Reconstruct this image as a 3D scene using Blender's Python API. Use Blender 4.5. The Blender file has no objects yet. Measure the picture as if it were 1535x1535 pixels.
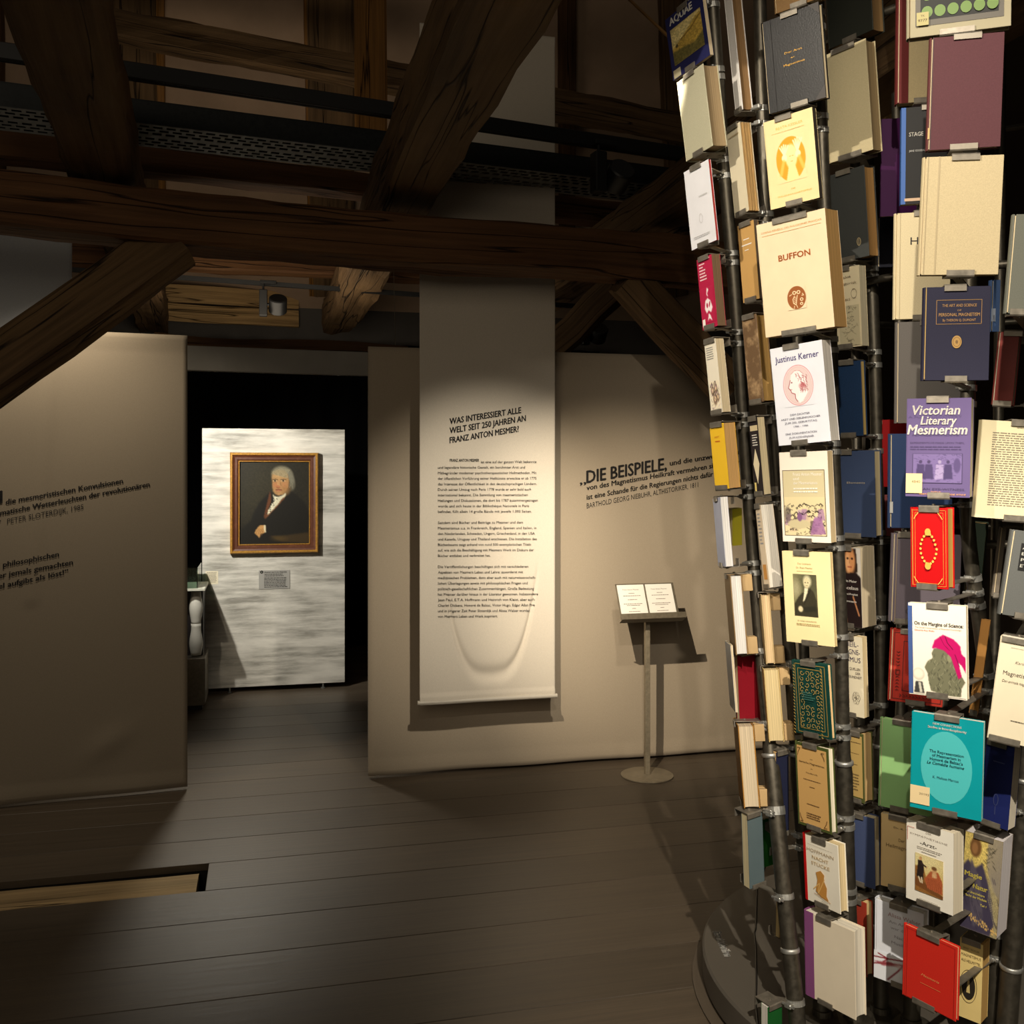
import bpy, math, random
import numpy as np
from mathutils import Matrix, Vector
S = bpy.context.scene
COL = S.collection
R = math.radians
random.seed(7)
F = 1500.0; CX = 767.5; HY = 710.0; EH = 1.5      # focal length and horizon in pixels, eye height

# ---------------------------------------------------------------- camera, world, light, exposure
cam = bpy.data.objects.new('camera', bpy.data.cameras.new('camera')); COL.objects.link(cam)
cam.location = (0, 0, EH); cam.rotation_euler = (R(90), 0, 0)
cam.data.sensor_width = 36; cam.data.lens = F/1535*36
cam.data.shift_y = -(CX-HY)/1535
cam.data.clip_start = .02; cam.data.clip_end = 60
S.camera = cam
w = bpy.data.worlds.new('world'); S.world = w; w.use_nodes = True
bg = w.node_tree.nodes['Background']; bg.inputs[0].default_value = (1, .86, .68, 1); bg.inputs[1].default_value = .022
S.view_settings.view_transform = 'Standard'; S.view_settings.look = 'None'
S.view_settings.gamma = 1; S.view_settings.use_curve_mapping = False
S.view_settings.exposure = 0.45

def spot(name, loc, tgt, power, angle, blend=.6, size=.03, col=(1, .82, .58)):
    l = bpy.data.lights.new(name, 'SPOT'); l.energy = power; l.spot_size = R(angle); l.spot_blend = blend
    l.shadow_soft_size = size; l.color = col
    o = bpy.data.objects.new(name, l); COL.objects.link(o); o.location = loc
    o.rotation_euler = (Vector(tgt)-Vector(loc)).to_track_quat('-Z', 'Y').to_euler()
    return o
def area(name, loc, tgt, power, size, col=(1, .85, .65)):
    l = bpy.data.lights.new(name, 'AREA'); l.energy = power; l.size = size; l.color = col
    o = bpy.data.objects.new(name, l); COL.objects.link(o); o.location = loc
    o.rotation_euler = (Vector(tgt)-Vector(loc)).to_track_quat('-Z', 'Y').to_euler()
    return o
spot('tree_light', (-1.7, .3, 3.0), (.90, 2.5, 1.90), 255, 31, .6, .02, (1, .89, .74))
spot('tree_light', (.55, -.4, 3.0), (1.02, 2.35, .48), 430, 36, .85, .02, (1, .89, .74))
spot('tree_light', (.15, .1, 3.1), (.92, 2.5, 1.85), 150, 48, .9, .02, (1, .89, .74))
spot('screen_light', (-.35, 2.1, 2.75), (.74, 5.25, .80), 430, 33, 1.0, .012, (1, .86, .66))
spot('banner_light', (.42, 2.5, 2.6), (-.12, 4.9, 1.08), 205, 36, 1.0, .03, (1, .90, .74))
spot('screen_light', (-1.98, 4.12, 2.62), (-2.0, 4.62, 1.5), 36, 105, 1.0, .03, (1, .86, .66))
spot('portrait_light', (-2.2, 5.3, 2.1), (-1.67, 6.9, 1.22), 148, 68, .8, .02, (1, .95, .84))
spot('floor_light', (-1.75, 6.1, 2.35), (-1.35, 4.6, 0), 90, 52, 1, .12, (1, .93, .78))
area('room_fill', (-.8, -1.2, 2.6), (-.8, 5.0, 2.3), 20, 1.6)
area('attic_bounce', (-1.65, 6.0, 2.25), (-1.2, 7.4, 4.4), 8.5, 1.2)

# ---------------------------------------------------------------- materials
def lin(c):
    return tuple(((x/255)/12.92 if x/255 <= .04045 else ((x/255+.055)/1.055)**2.4) for x in c[:3])
_M = {}
def mat(col, rough=.6, metal=0., kind='plain', name=None, **k):
    key = (tuple(col), rough, metal, kind, tuple(sorted(k.items())))
    if key in _M: return _M[key]
    m = bpy.data.materials.new(name or kind+'_finish'); m.use_nodes = True
    nt = m.node_tree; N = nt.nodes; L = nt.links; b = N['Principled BSDF']
    c = lin(col); b.inputs['Base Color'].default_value = (*c, 1)
    b.inputs['Roughness'].default_value = rough; b.inputs['Metallic'].default_value = metal
    def new(t, **kw):
        n = N.new(t)
        for a, v in kw.items(): setattr(n, a, v)
        return n
    def mix(fac, A, B):
        n = new('ShaderNodeMix', data_type='RGBA'); 
        for sock, v in ((n.inputs[0], fac), (n.inputs[6], A), (n.inputs[7], B)):
            if hasattr(v, 'links'): L.new(v, sock)
            elif isinstance(v, (int, float)): sock.default_value = v
            else: sock.default_value = (*v, 1)
        return n.outputs[2]
    def noise(vec, scale, detail=4, rough_=.6):
        n = new('ShaderNodeTexNoise'); n.inputs['Scale'].default_value = scale
        n.inputs['Detail'].default_value = detail; n.inputs['Roughness'].default_value = rough_
        L.new(vec, n.inputs['Vector']); return n.outputs[0]
    def ramp(fac, a, b_):
        n = new('ShaderNodeMapRange'); n.inputs[1].default_value = a; n.inputs[2].default_value = b_
        L.new(fac, n.inputs[0]); return n.outputs[0]
    def mapv(vec, sc):
        n = new('ShaderNodeMapping'); n.inputs['Scale'].default_value = sc; L.new(vec, n.inputs['Vector']); return n.outputs[0]
    def bump(h, strength, dist):
        n = new('ShaderNodeBump'); n.inputs['Strength'].default_value = strength; n.inputs['Distance'].default_value = dist
        L.new(h, n.inputs['Height']); L.new(n.outputs[0], b.inputs['Normal'])
    obj = new('ShaderNodeTexCoord').outputs['Object'] if kind != 'plain' else None
    if kind in ('cloth', 'paper', 'leather', 'linen', 'speckle'):
        sc = {'cloth': 900, 'paper': 9, 'leather': 260, 'linen': 500, 'speckle': 420}[kind]
        f = noise(obj, sc if kind != 'cloth' else 260, 3)
        amt = k.get('amt', .14 if kind != 'paper' else .035) * (.35 if kind == 'cloth' else .5 if kind == 'linen' else 1); d = tuple(x*(1-amt*1.6) for x in c); e = tuple(min(1, x*(1+amt)) for x in c)
        L.new(mix(ramp(f, .3, .7), d, e), b.inputs['Base Color'])
        bump(f, {'leather': .6, 'paper': .02}.get(kind, .2), .0006)
        if kind == 'paper': 
            pass
    elif kind == 'worn':                     # old leather with scuffs
        f = noise(obj, 30, 6); g = noise(mapv(obj, (8, 8, 1.4)), 30, 4)
        c2 = lin(k.get('c2', (180, 150, 110)))
        L.new(mix(ramp(f, .5, .75), c, c2), b.inputs['Base Color']); bump(g, .5, .001)
    elif kind == 'pages':                    # edges of leaves, running across the thickness (object z)
        f = noise(mapv(obj, (2, 2, 900)), 1.0, 2, .5)
        L.new(mix(ramp(f, .35, .65), tuple(x*.62 for x in c), c), b.inputs['Base Color']); bump(f, .5, .0008)
    elif kind == 'timber':                   # old hewn oak: uvw = along, around, seed
        a = new('ShaderNodeAttribute', attribute_name='uvw').outputs['Vector']
        g = noise(mapv(a, (1.2, 34, 1)), 1.0, 6, .65); big = noise(mapv(a, (1.1, 5, 1)), 1.0, 3)
        cr = noise(mapv(a, (.32, 8, 1)), 1.0, 3, .5)
        c1 = mix(ramp(g, .3, .7), tuple(x*.42 for x in c), tuple(min(1, x*1.25) for x in c))
        c2 = mix(ramp(big, .38, .66), c1, lin(k.get('c2', (120, 84, 46))))
        c3 = mix(.5, c1, c2)
        crack = new('ShaderNodeMapRange'); crack.inputs[1].default_value = .0; crack.inputs[2].default_value = .009
        sub = new('ShaderNodeMath', operation='SUBTRACT'); L.new(cr, sub.inputs[0]); sub.inputs[1].default_value = .5
        ab = new('ShaderNodeMath', operation='ABSOLUTE'); L.new(sub.outputs[0], ab.inputs[0]); L.new(ab.outputs[0], crack.inputs[0])
        L.new(mix(crack.outputs[0], tuple(x*.10 for x in c), c3), b.inputs['Base Color'])
        add = new('ShaderNodeMath', operation='ADD'); L.new(g, add.inputs[0]); L.new(crack.outputs[0], add.inputs[1])
        bump(add.outputs[0], .7, .008)
    elif kind == 'plank':
        oi = new('ShaderNodeObjectInfo')
        ad = new('ShaderNodeVectorMath', operation='ADD'); L.new(obj, ad.inputs[0])
        sc = new('ShaderNodeVectorMath', operation='SCALE'); sc.inputs[0].default_value = (37, 19, 5); L.new(oi.outputs['Random'], sc.inputs[3])
        L.new(sc.outputs[0], ad.inputs[1])
        g = noise(mapv(ad.outputs[0], (1.6, 60, 8)), 1.0, 6, .7); big = noise(mapv(ad.outputs[0], (.9, 6, 1)), 1.0, 3)
        c1 = mix(ramp(g, .32, .68), tuple(x*.60 for x in c), tuple(min(1, x*1.22) for x in c))
        c2 = mix(ramp(big, .3, .75), c1, lin(k.get('c2', (104, 90, 74))))
        c3 = mix(.4, c1, c2)
        hs = new('ShaderNodeHueSaturation'); L.new(c3, hs.inputs['Color'])
        mr = new('ShaderNodeMapRange'); mr.inputs[3].default_value = .85; mr.inputs[4].default_value = 1.12
        L.new(oi.outputs['Random'], mr.inputs[0]); L.new(mr.outputs[0], hs.inputs['Value']); L.new(hs.outputs[0], b.inputs['Base Color'])
        rr = new('ShaderNodeMapRange'); rr.inputs[3].default_value = rough-.05; rr.inputs[4].default_value = rough+.12
        L.new(g, rr.inputs[0]); L.new(rr.outputs[0], b.inputs['Roughness'])
        bump(g, .35, .0015)
    elif kind == 'plaster':
        f = noise(obj, 3.0, 6); L.new(mix(ramp(f, .25, .75), tuple(x*.75 for x in c), c), b.inputs['Base Color']); bump(f, .3, .01)
    elif kind == 'brushed':                  # streaky wiped paint on the panel
        v = mapv(obj, (1.6, 1.6, 15)); f = noise(v, 1.7, 8, .66); g = noise(mapv(obj, (1.2, 1, 3.4)), 2.2, 5, .5)
        n = new('ShaderNodeMath', operation='MULTIPLY'); L.new(ramp(f, .70, .38), n.inputs[0]); L.new(ramp(g, .75, .40), n.inputs[1])
        L.new(mix(n.outputs[0], c, lin(k['c2'])), b.inputs['Base Color'])
    elif kind == 'metal':
        f = noise(obj, 60, 4); L.new(ramp(f, -.6, 1.7), b.inputs['Roughness'])
        L.new(mix(ramp(f, .3, .7), tuple(x*.7 for x in c), c), b.inputs['Base Color'])
    elif kind == 'gilt':
        f = noise(obj, 90, 5); L.new(mix(ramp(f, .35, .65), tuple(x*.55 for x in c), c), b.inputs['Base Color']); bump(f, .5, .002)
    elif kind == 'vcol':
        a = new('ShaderNodeAttribute', attribute_name='Col'); L.new(a.outputs['Color'], b.inputs['Base Color'])
    elif kind == 'glass':
        b.inputs['Transmission Weight'].default_value = 1; b.inputs['IOR'].default_value = 1.45
    if kind == 'cloth': b.inputs['Sheen Weight'].default_value = .15
    b.inputs['Specular IOR Level'].default_value = k.get('spec', .5 if kind not in ('cloth', 'paper', 'timber', 'plaster', 'linen') else .2)
    _M[key] = m; return m

# ---------------------------------------------------------------- geometry helpers
MW = {}
def P(px, py, Y): return Vector(((px-CX)/F*Y, Y, EH+(HY-py)/F*Y))
class MB:
    def __init__(s): s.v = []; s.f = []; s.uvw = []
    def add(s, vs, fs, uvw=None):
        n = len(s.v); s.v += [Vector(v) for v in vs]; s.f += [tuple(i+n for i in f) for f in fs]
        s.uvw += uvw if uvw else [(0, 0, 0)]*len(vs)
    def box(s, lo, hi, M=None):
        vs = [Vector((x, y, z)) for z in (lo[2], hi[2]) for y in (lo[1], hi[1]) for x in (lo[0], hi[0])]
        if M: vs = [M @ v for v in vs]
        s.add(vs, [(0, 2, 3, 1), (4, 5, 7, 6), (0, 1, 5, 4), (2, 6, 7, 3), (0, 4, 6, 2), (1, 3, 7, 5)])
    def chbox(s, lo, hi, c, M=None):          # box with chamfered edges (24 vertices)
        vs = []; idx = {}
        for sx in (0, 1):
            for sy in (0, 1):
                for sz in (0, 1):
                    p = [(lo, hi)[sx][0], (lo, hi)[sy][1], (lo, hi)[sz][2]]; d = [1-2*sx, 1-2*sy, 1-2*sz]
                    for ax in range(3):
                        q = [p[i]+(0 if i == ax else d[i]*c) for i in range(3)]
                        idx[(sx, sy, sz, ax)] = len(vs); vs.append(M @ Vector(q) if M else Vector(q))
        fs = [tuple(idx[(a, b, c_, 0)] for b, c_ in ((0, 0), (0, 1), (1, 1), (1, 0))) for a in (0, 1)]
        fs += [tuple(idx[(b, a, c_, 1)] for b, c_ in ((0, 0), (0, 1), (1, 1), (1, 0))) for a in (0, 1)]
        fs += [tuple(idx[(b, c_, a, 2)] for b, c_ in ((0, 0), (0, 1), (1, 1), (1, 0))) for a in (0, 1)]
        for a in (0, 1):
            for b in (0, 1):
                fs.append((idx[(a, b, 0, 0)], idx[(a, b, 1, 0)], idx[(a, b, 1, 1)], idx[(a, b, 0, 1)]))
                fs.append((idx[(a, 0, b, 0)], idx[(a, 1, b, 0)], idx[(a, 1, b, 2)], idx[(a, 0, b, 2)]))
                fs.append((idx[(0, a, b, 1)], idx[(1, a, b, 1)], idx[(1, a, b, 2)], idx[(0, a, b, 2)]))
                for c_ in (0, 1): fs.append((idx[(a, b, c_, 0)], idx[(a, b, c_, 1)], idx[(a, b, c_, 2)]))
        s.add(vs, fs)
    def tube(s, pts, r, n=14, caps=True):
        pts = [Vector(p) for p in pts]; rs = r if isinstance(r, (list, tuple)) else [r]*len(pts)
        vs = []; u = None
        for i, p in enumerate(pts):
            t = (pts[min(i+1, len(pts)-1)]-pts[max(i-1, 0)]).normalized()
            if u is None: u = t.orthogonal().normalized()
            else: u = (u - t*u.dot(t)).normalized()
            v = t.cross(u)
            vs += [p+(u*math.cos(2*math.pi*k/n)+v*math.sin(2*math.pi*k/n))*rs[i] for k in range(n)]
        fs = [(i*n+k, i*n+(k+1) % n, (i+1)*n+(k+1) % n, (i+1)*n+k) for i in range(len(pts)-1) for k in range(n)]
        if caps: fs += [tuple(range(n))[::-1], tuple((len(pts)-1)*n+k for k in range(n))]
        s.add(vs, fs)
    def lathe(s, c, prof, n=48):
        c = Vector(c); vs = [c+Vector((r*math.cos(2*math.pi*k/n), r*math.sin(2*math.pi*k/n), z)) for r, z in prof for k in range(n)]
        fs = [(i*n+k, i*n+(k+1) % n, (i+1)*n+(k+1) % n, (i+1)*n+k) for i in range(len(prof)-1) for k in range(n)]
        fs += [tuple(range(n))[::-1], tuple((len(prof)-1)*n+k for k in range(n))]
        s.add(vs, fs)
    def prism(s, poly, z0, z1, M):            # poly in local xy, extruded along local z
        n = len(poly); vs = [M @ Vector((x, y, z)) for z in (z0, z1) for x, y in poly]
        s.add(vs, [tuple(range(n))[::-1], tuple(range(n, 2*n))]+[(i, (i+1) % n, n+(i+1) % n, n+i) for i in range(n)])
    def flat(s, poly, z, M):
        s.add([M @ Vector((x, y, z)) for x, y in poly], [tuple(range(len(poly)))])
def tagp(o, label=None, kind=None):
    if label: o['label'] = label
    if kind: o['kind'] = kind
def thing(name, label, cat, loc=(0, 0, 0), M=None, group=None):
    o = bpy.data.objects.new(name, None); COL.objects.link(o); o.empty_display_size = .05
    M = M or Matrix.Translation(loc); o.matrix_basis = M; MW[o] = M
    o['label'] = label; o['category'] = cat
    if group: o['group'] = group
    return o
def part(name, mb, m, parent=None, label=None, kind=None, smooth=False, M=None):
    """one mesh object; vertices come in world coordinates. M gives a top-level object its own frame"""
    if parent is not None: T = MW[parent]
    elif M is not None: T = M
    else:
        xs = [v.x for v in mb.v]; ys = [v.y for v in mb.v]; zs = [v.z for v in mb.v]
        T = Matrix.Translation(((min(xs)+max(xs))/2, (min(ys)+max(ys))/2, min(zs)))
    Ti = T.inverted()
    me = bpy.data.meshes.new(name); me.from_pydata([Ti @ v for v in mb.v], [], mb.f)
    if any(u != (0, 0, 0) for u in mb.uvw):
        a = me.attributes.new('uvw', 'FLOAT_VECTOR', 'POINT'); a.data.foreach_set('vector', np.array(mb.uvw, dtype=np.float32).ravel())
    for mm in (m if isinstance(m, list) else [m]): me.materials.append(mm)
    if smooth: me.polygons.foreach_set('use_smooth', [True]*len(me.polygons))
    me.update()
    o = bpy.data.objects.new(name, me); COL.objects.link(o)
    if parent is not None: o.parent = parent; MW[o] = T
    else: o.matrix_basis = T; MW[o] = T
    tagp(o, label, kind); return o
def top(name, mb, m, label, cat, group=None, **k):
    o = part(name, mb, m, None, **k); o['label'] = label; o['category'] = cat
    if group: o['group'] = group
    return o
def recalc(o):
    import bmesh
    b = bmesh.new(); b.from_mesh(o.data); bmesh.ops.recalc_face_normals(b, faces=b.faces); b.to_mesh(o.data); b.free()
def sharp(o, ang=35):
    o.data.set_sharp_from_angle(angle=R(ang))

# ---------------------------------------------------------------- lettering (built-in font turned into flat meshes)
_T = {}
def glyphs(s, bold=0., shear=0.):
    key = (s, bold, shear)
    if key not in _T:
        c = bpy.data.curves.new('t', 'FONT'); c.body = s; c.size = 1; c.offset = bold; c.shear = shear; c.resolution_u = 2; c.fill_mode = 'FRONT'
        o = bpy.data.objects.new('t', c); me = o.to_mesh()
        V = [(v.co.x, v.co.y) for v in me.vertices]; Fc = [tuple(p.vertices) for p in me.polygons]
        o.to_mesh_clear(); bpy.data.objects.remove(o); bpy.data.curves.remove(c)
        x0 = min(v[0] for v in V); x1 = max(v[0] for v in V)
        _T[key] = ([(x-x0, y) for x, y in V], Fc, x1-x0)
    return _T[key]
CAP = .70
def letter(mb, s, x, y, h, width, M, z, bold=0., align='c', shear=0., slope=0.):
    """text with cap height h at baseline (x,y); width None keeps its natural width; slope lifts the baseline only"""
    if not s.strip(): return
    V, Fc, W = glyphs(s, 0, shear); k = h/CAP; kx = k if width is None else width/W
    ox = x-(W*kx/2 if align == 'c' else W*kx if align == 'r' else 0)
    for bx, by in ([(0, 0)] if bold <= 0 else [(-bold, 0), (bold, 0), (0, bold*.6), (0, -bold*.6)]):
        mb.add([M @ Vector((ox+(a+bx)*kx, y+(b+by)*k+slope*a*kx, z)) for a, b in V], Fc)
def greek(mb, x0, y0, x1, y1, n, M, z, seed=1, ragged=.12):
    rnd = random.Random(seed); lh = (y0-y1)/n
    for i in range(n):
        y = y0-i*lh; x = x0; end = x1-(x1-x0)*rnd.random()*ragged
        while x < end-.001:
            wl = (x1-x0)*rnd.uniform(.04, .13); e = min(x+wl, end)
            mb.flat([(x, y), (e, y), (e, y-lh*.42), (x, y-lh*.42)], z, M); x = e+(x1-x0)*.018

# ---------------------------------------------------------------- soft colour pictures on a fine grid (flat prints and the painting)
class Cv:
    def __init__(s, W, H, bg, asp=1.3):
        s.W, s.H = W, H; s.a = np.ones((H, W, 3))*np.array(bg, float)
        s.x, s.y = np.meshgrid((np.arange(W)+.5)/W, (np.arange(H)+.5)/H); s.asp = asp
    def put(s, m, c, op=1.):
        m = np.clip(m, 0, 1)[..., None]*op; s.a = s.a*(1-m)+np.array(c, float)*m
    def ell(s, cx, cy, rx, ry, c, soft=.15, op=1., rot=0):
        dx, dy = s.x-cx, (s.y-cy)*s.asp; q = R(rot); u = dx*math.cos(q)+dy*math.sin(q); v = -dx*math.sin(q)+dy*math.cos(q)
        d = np.sqrt((u/rx)**2+(v/(ry*s.asp))**2); s.put((1-d)/soft+.5, c, op)
    def poly(s, pts, c, soft=1, op=1.):
        ins = np.zeros(s.x.shape, bool); n = len(pts)
        for i in range(n):
            (x0, y0), (x1, y1) = pts[i], pts[(i+1) % n]
            if y0 == y1: continue
            cnd = ((y0 > s.y) != (y1 > s.y)) & (s.x < (x1-x0)*(s.y-y0)/(y1-y0)+x0); ins ^= cnd
        m = ins.astype(float)
        for _ in range(soft):
            m = (m+np.roll(m, 1, 0)+np.roll(m, -1, 0)+np.roll(m, 1, 1)+np.roll(m, -1, 1))/5
        s.put(m, c, op)
    def line(s, pts, c, w=.01, op=1.):
        d = np.full(s.x.shape, 9.)
        for (x0, y0), (x1, y1) in zip(pts[:-1], pts[1:]):
            ax, ay = x1-x0, (y1-y0)*s.asp; L2 = ax*ax+ay*ay+1e-9
            t = np.clip(((s.x-x0)*ax+(s.y-y0)*s.asp*ay)/L2, 0, 1)
            d = np.minimum(d, np.hypot(s.x-x0-t*ax, (s.y-y0)*s.asp-t*ay))
        s.put((w-d)/(w*.8)+.3, c, op)
    def noise(s, amt, seed=0, k=1):
        r = np.random.RandomState(seed); n = r.rand(s.H//k+2, s.W//k+2)
        n = np.kron(n, np.ones((k, k)))[:s.H, :s.W]; s.a *= (1+amt*(n-.5))[..., None]
def picture(name, cv, x0, y0, x1, y1, z, M, parent, rough=.55, label=None, spec=.3):
    H, W = cv.H, cv.W; xs = np.linspace(x0, x1, W); ys = np.linspace(y0, y1, H)
    mb = MB(); mb.v = [M @ Vector((x, y, z)) for y in ys for x in xs]; mb.uvw = [(0, 0, 0)]*(W*H)
    mb.f = [(j*W+i, (j+1)*W+i, (j+1)*W+i+1, j*W+i+1) for j in range(H-1) for i in range(W-1)]
    o = part(name, mb, mat((128, 128, 128), rough, kind='vcol', spec=spec), parent, label)
    c = np.clip(cv.a, 0, 255)/255; c = np.where(c <= .04045, c/12.92, ((c+.055)/1.055)**2.4)
    a = o.data.attributes.new('Col', 'FLOAT_COLOR', 'POINT'); a.data.foreach_set('color', np.concatenate([c, np.ones((H, W, 1))], 2).astype(np.float32).ravel())
    return o

# ---------------------------------------------------------------- room frame: u along the boards, v into the room
AN = R(14.0); EX = Vector((math.cos(AN), math.sin(AN), 0)); EY = Vector((-math.sin(AN), math.cos(AN), 0)); UP = Vector((0, 0, 1))
def RM(u, v, z): return EX*u+EY*v+UP*z
def frame(o, x, y, z=None):
    z = z if z is not None else x.cross(y); M = Matrix((x, y, z)).transposed().to_4x4(); M.translation = Vector(o); return M
OAK = mat((98, 76, 52), .75, kind='timber', c2=(126, 100, 68)); OAKD = mat((78, 54, 33), .8, kind='timber', c2=(100, 72, 44))
OAKR = mat((92, 62, 38), .75, kind='timber', c2=(112, 80, 50)); PINE = mat((196, 160, 108), .6, kind='timber', c2=(205, 170, 120))
OCHRE = mat((140, 98, 48), .6, kind='timber', c2=(150, 106, 52))
def struct(o): o['kind'] = 'structure'; return o

# floor: boards laid one by one over a subfloor, one board row cut away over an old beam
sf = MB(); T = frame((0, 0, 0), EX, EY, UP)
VB0, PITCH = 4.02, .262
sf.box((-7, -1.5, -.35), (6, 3.745, -.028), T); sf.box((-7, 4.035, -.35), (6, 10.5, -.028), T)
sf.box((-.18, 3.745, -.35), (6, 4.035, -.028), T); sf.box((-7, 3.745, -.35), (-.18, 4.035, -.30), T)
floor = part('floor', sf, mat((30, 26, 22), .9), None, M=T.copy()); struct(floor)
PL = mat((84, 73, 60), .40, kind='plank', c2=(96, 84, 69), spec=.55)
_pm = {}
def plank(u0, u1, v0, v1):
    key = (round(u1-u0, 3), round(v1-v0, 3))
    if key not in _pm:
        mb = MB(); mb.chbox((0, .0015, -.028), (u1-u0-.002, v1-v0-.0015, 0), .0012)
        me = bpy.data.meshes.new('plank'); me.from_pydata(mb.v, [], mb.f); me.materials.append(PL); _pm[key] = me
    o = bpy.data.objects.new('plank', _pm[key]); COL.objects.link(o); o.parent = floor; o.location = (u0, v0, 0)
row = 0; v = VB0-PITCH*20
while v < 10.2:
    if abs(v-(VB0-PITCH)) < .01: plank(-.2, 4.6, v, v+PITCH)
    else:
        cut = (-3.6, -4.1, -3.3, -4.5)[row % 4]; plank(-6.9, cut, v, v+PITCH); plank(cut, 5.9, v, v+PITCH)
    v += PITCH; row += 1

# hewn beams -------------------------------------------------------
def beam(name, p0, p1, w, h, m, label=None, cat=None, up=UP, rough=.012, parent=None, kind=None, twist=0, group=None):
    p0, p1 = Vector(p0), Vector(p1); t = (p1-p0); Ln = t.length; t.normalize()
    s = t.cross(up).normalized(); u = s.cross(t).normalized(); n = max(2, int(Ln/.14)); rnd = random.Random(len(name)+int(abs(p0.x*100)+abs(p1.z*100)))
    c = min(w, h)*.07; prof = []
    hw, hh = w/2, h/2
    corners = [(-hw, -hh), (hw, -hh), (hw, hh), (-hw, hh)]
    for i in range(4):
        a, b = corners[i], corners[(i+1) % 4]
        for k in (.07, .36, .64, .93): prof.append((a[0]+(b[0]-a[0])*k, a[1]+(b[1]-a[1])*k))
    per = []; d = 0
    for i in range(16):
        per.append(d); a, b = prof[i], prof[(i+1) % 16]; d += math.hypot(b[0]-a[0], b[1]-a[1])
    mb = MB(); seed = rnd.uniform(0, 50); wob = [[rnd.gauss(0, 1) for _ in range(16)] for _ in range(n+1)]
    sm = [[sum(wob[max(0, min(n, i+q))][k] for q in (-1, 0, 1))/2.2 for k in range(16)] for i in range(n+1)]
    bow = rnd.uniform(-1, 1)*rough*1.2
    for i in range(n+1):
        q = i/n; c0 = p0+t*Ln*q+u*bow*math.sin(q*math.pi*2)+s*bow*math.sin(q*5)
        for k, (a, b) in enumerate(prof):
            r = 1+(sm[i][k]*rough*.45)/max(hw, hh)
            mb.v.append(c0+s*a*r+u*b*r); mb.uvw.append((Ln*q, per[k]+seed, seed))
    mb.f = [(i*16+k, i*16+(k+1) % 16, (i+1)*16+(k+1) % 16, (i+1)*16+k) for i in range(n) for k in range(16)]
    mb.f += [tuple(range(16))[::-1], tuple(n*16+k for k in range(16))]
    if parent is not None: o = part(name, mb, m, parent, label, kind)
    elif kind: o = part(name, mb, m, None, label, kind)
    else: o = top(name, mb, m, label, cat, group)
    return o
G = 'old oak timbers of the roof frame'
beam('tie_beam', P(-170, 285, 3.75)+Vector((0, 0, .0)), (1.75, 5.06, 2.45), .23, .205, OAKR, 'long hewn oak beam crossing the room in front of the spotlit banner', 'beam', rough=.016)
def joist(x0, z0, x1, z1, w, h, lab, m=OAK):      # (x, Y) of both ends, underside height 2.67
    return beam('joist', (x0, z0, 2.67+h/2), (x1, z1, 2.67+h/2), w, h, m, lab, 'beam', rough=.018)
joist(-1.02, 2.1, -2.98, 8.3, .235, .22, 'broad oak joist coming forward over the long beam at the left')
joist(.09, 2.1, -1.44, 8.3, .25, .22, 'wide split oak joist in the middle with a lit left side and a long crack')
joist(1.41, 2.1, -.10, 8.3, .24, .22, 'oak joist running into the dark just left of the book tree')
beam('tie_beam', RM(-4.2, 7.25, 3.0), RM(2.4, 7.25, 3.0), .2, .2, OAKR, 'second oak cross beam behind the long one, above the small track spotlight', 'beam')
# braces under the main beam
def brace(pa, pb, w, h, lab, up, m=OAK): return beam('brace', pa, pb, w, h, m, lab, 'brace', up=up)
brace(P(-75, 602, 3.73), P(266, 366, 4.06), .13, .21, 'diagonal oak brace rising from the left edge to the long beam', Vector((-.3, -1, .2)).cross(Vector((1, 0, .7))).normalized())
brace(P(938, 415, 4.62), P(1092, 582, 4.86), .13, .19, 'diagonal oak brace dropping from the long beam behind the books', Vector((-.3, -1, .2)).cross(Vector((1, 0, -.8))).normalized())
brace(P(832, 520, 6.3), P(925, 432, 6.1), .12, .16, 'dark distant brace just right of the banner under the beams', UP)

# roof: plaster slope, back wall, rafters, purlin
VB, ZB, SL = 8.95, 2.95, 1.15
def roofp(px, py, off=0):
    d = Vector(((px-CX)/F, 1, (HY-py)/F)); dv = d.dot(EY)
    Y = (ZB+off+SL*VB-EH)/(d.z+SL*dv); return Vector((0, 0, EH))+d*Y
mb = MB(); nrm = (UP+EY*SL).normalized()
a, b_ = RM(-7, VB, ZB), RM(6, VB, ZB); c_, d_ = RM(6, VB-4.3, ZB+4.3*SL), RM(-7, VB-4.3, ZB+4.3*SL)
mb.add([a, b_, c_, d_]+[q+nrm*.1 for q in (a, b_, c_, d_)], [(0, 1, 2, 3), (4, 7, 6, 5), (0, 4, 5, 1), (1, 5, 6, 2), (2, 6, 7, 3), (3, 7, 4, 0)])
ceil = part('ceiling', mb, mat((176, 150, 126), .9, kind='plaster')); struct(ceil)
mb = MB(); mb.box((-7, VB, 0), (6, VB+.12, ZB), T)
wb = struct(part('wall_back', mb, mat((92, 88, 84), .9, kind='plaster')))
mb = MB(); mb.box((-7, -1.5, 0), (-6.88, VB, 6.5), T); struct(part('wall_left', mb, mat((70, 62, 54), .9, kind='plaster')))
mb = MB(); mb.box((5.2, -1.5, 0), (5.32, VB, 6.5), T); struct(part('wall_right', mb, mat((60, 50, 40), .9, kind='plaster')))
def rafter(px0, px1, y0, y1, m, lab, dep=.12, cat='rafter', nm='rafter'):
    A, B = roofp((px0[0]+px0[1])/2, y0, -dep/1.3), roofp((px1[0]+px1[1])/2, y1, -dep/1.3)
    w_ = abs(px0[1]-px0[0])/F*A.y
    return beam(nm, A, B, w_, dep, m, lab, cat, up=nrm, rough=.008)
rafter((183, 234), (176, 232), 440, -60, OAK, 'rough rafter high at the left behind the first joist')
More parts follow.
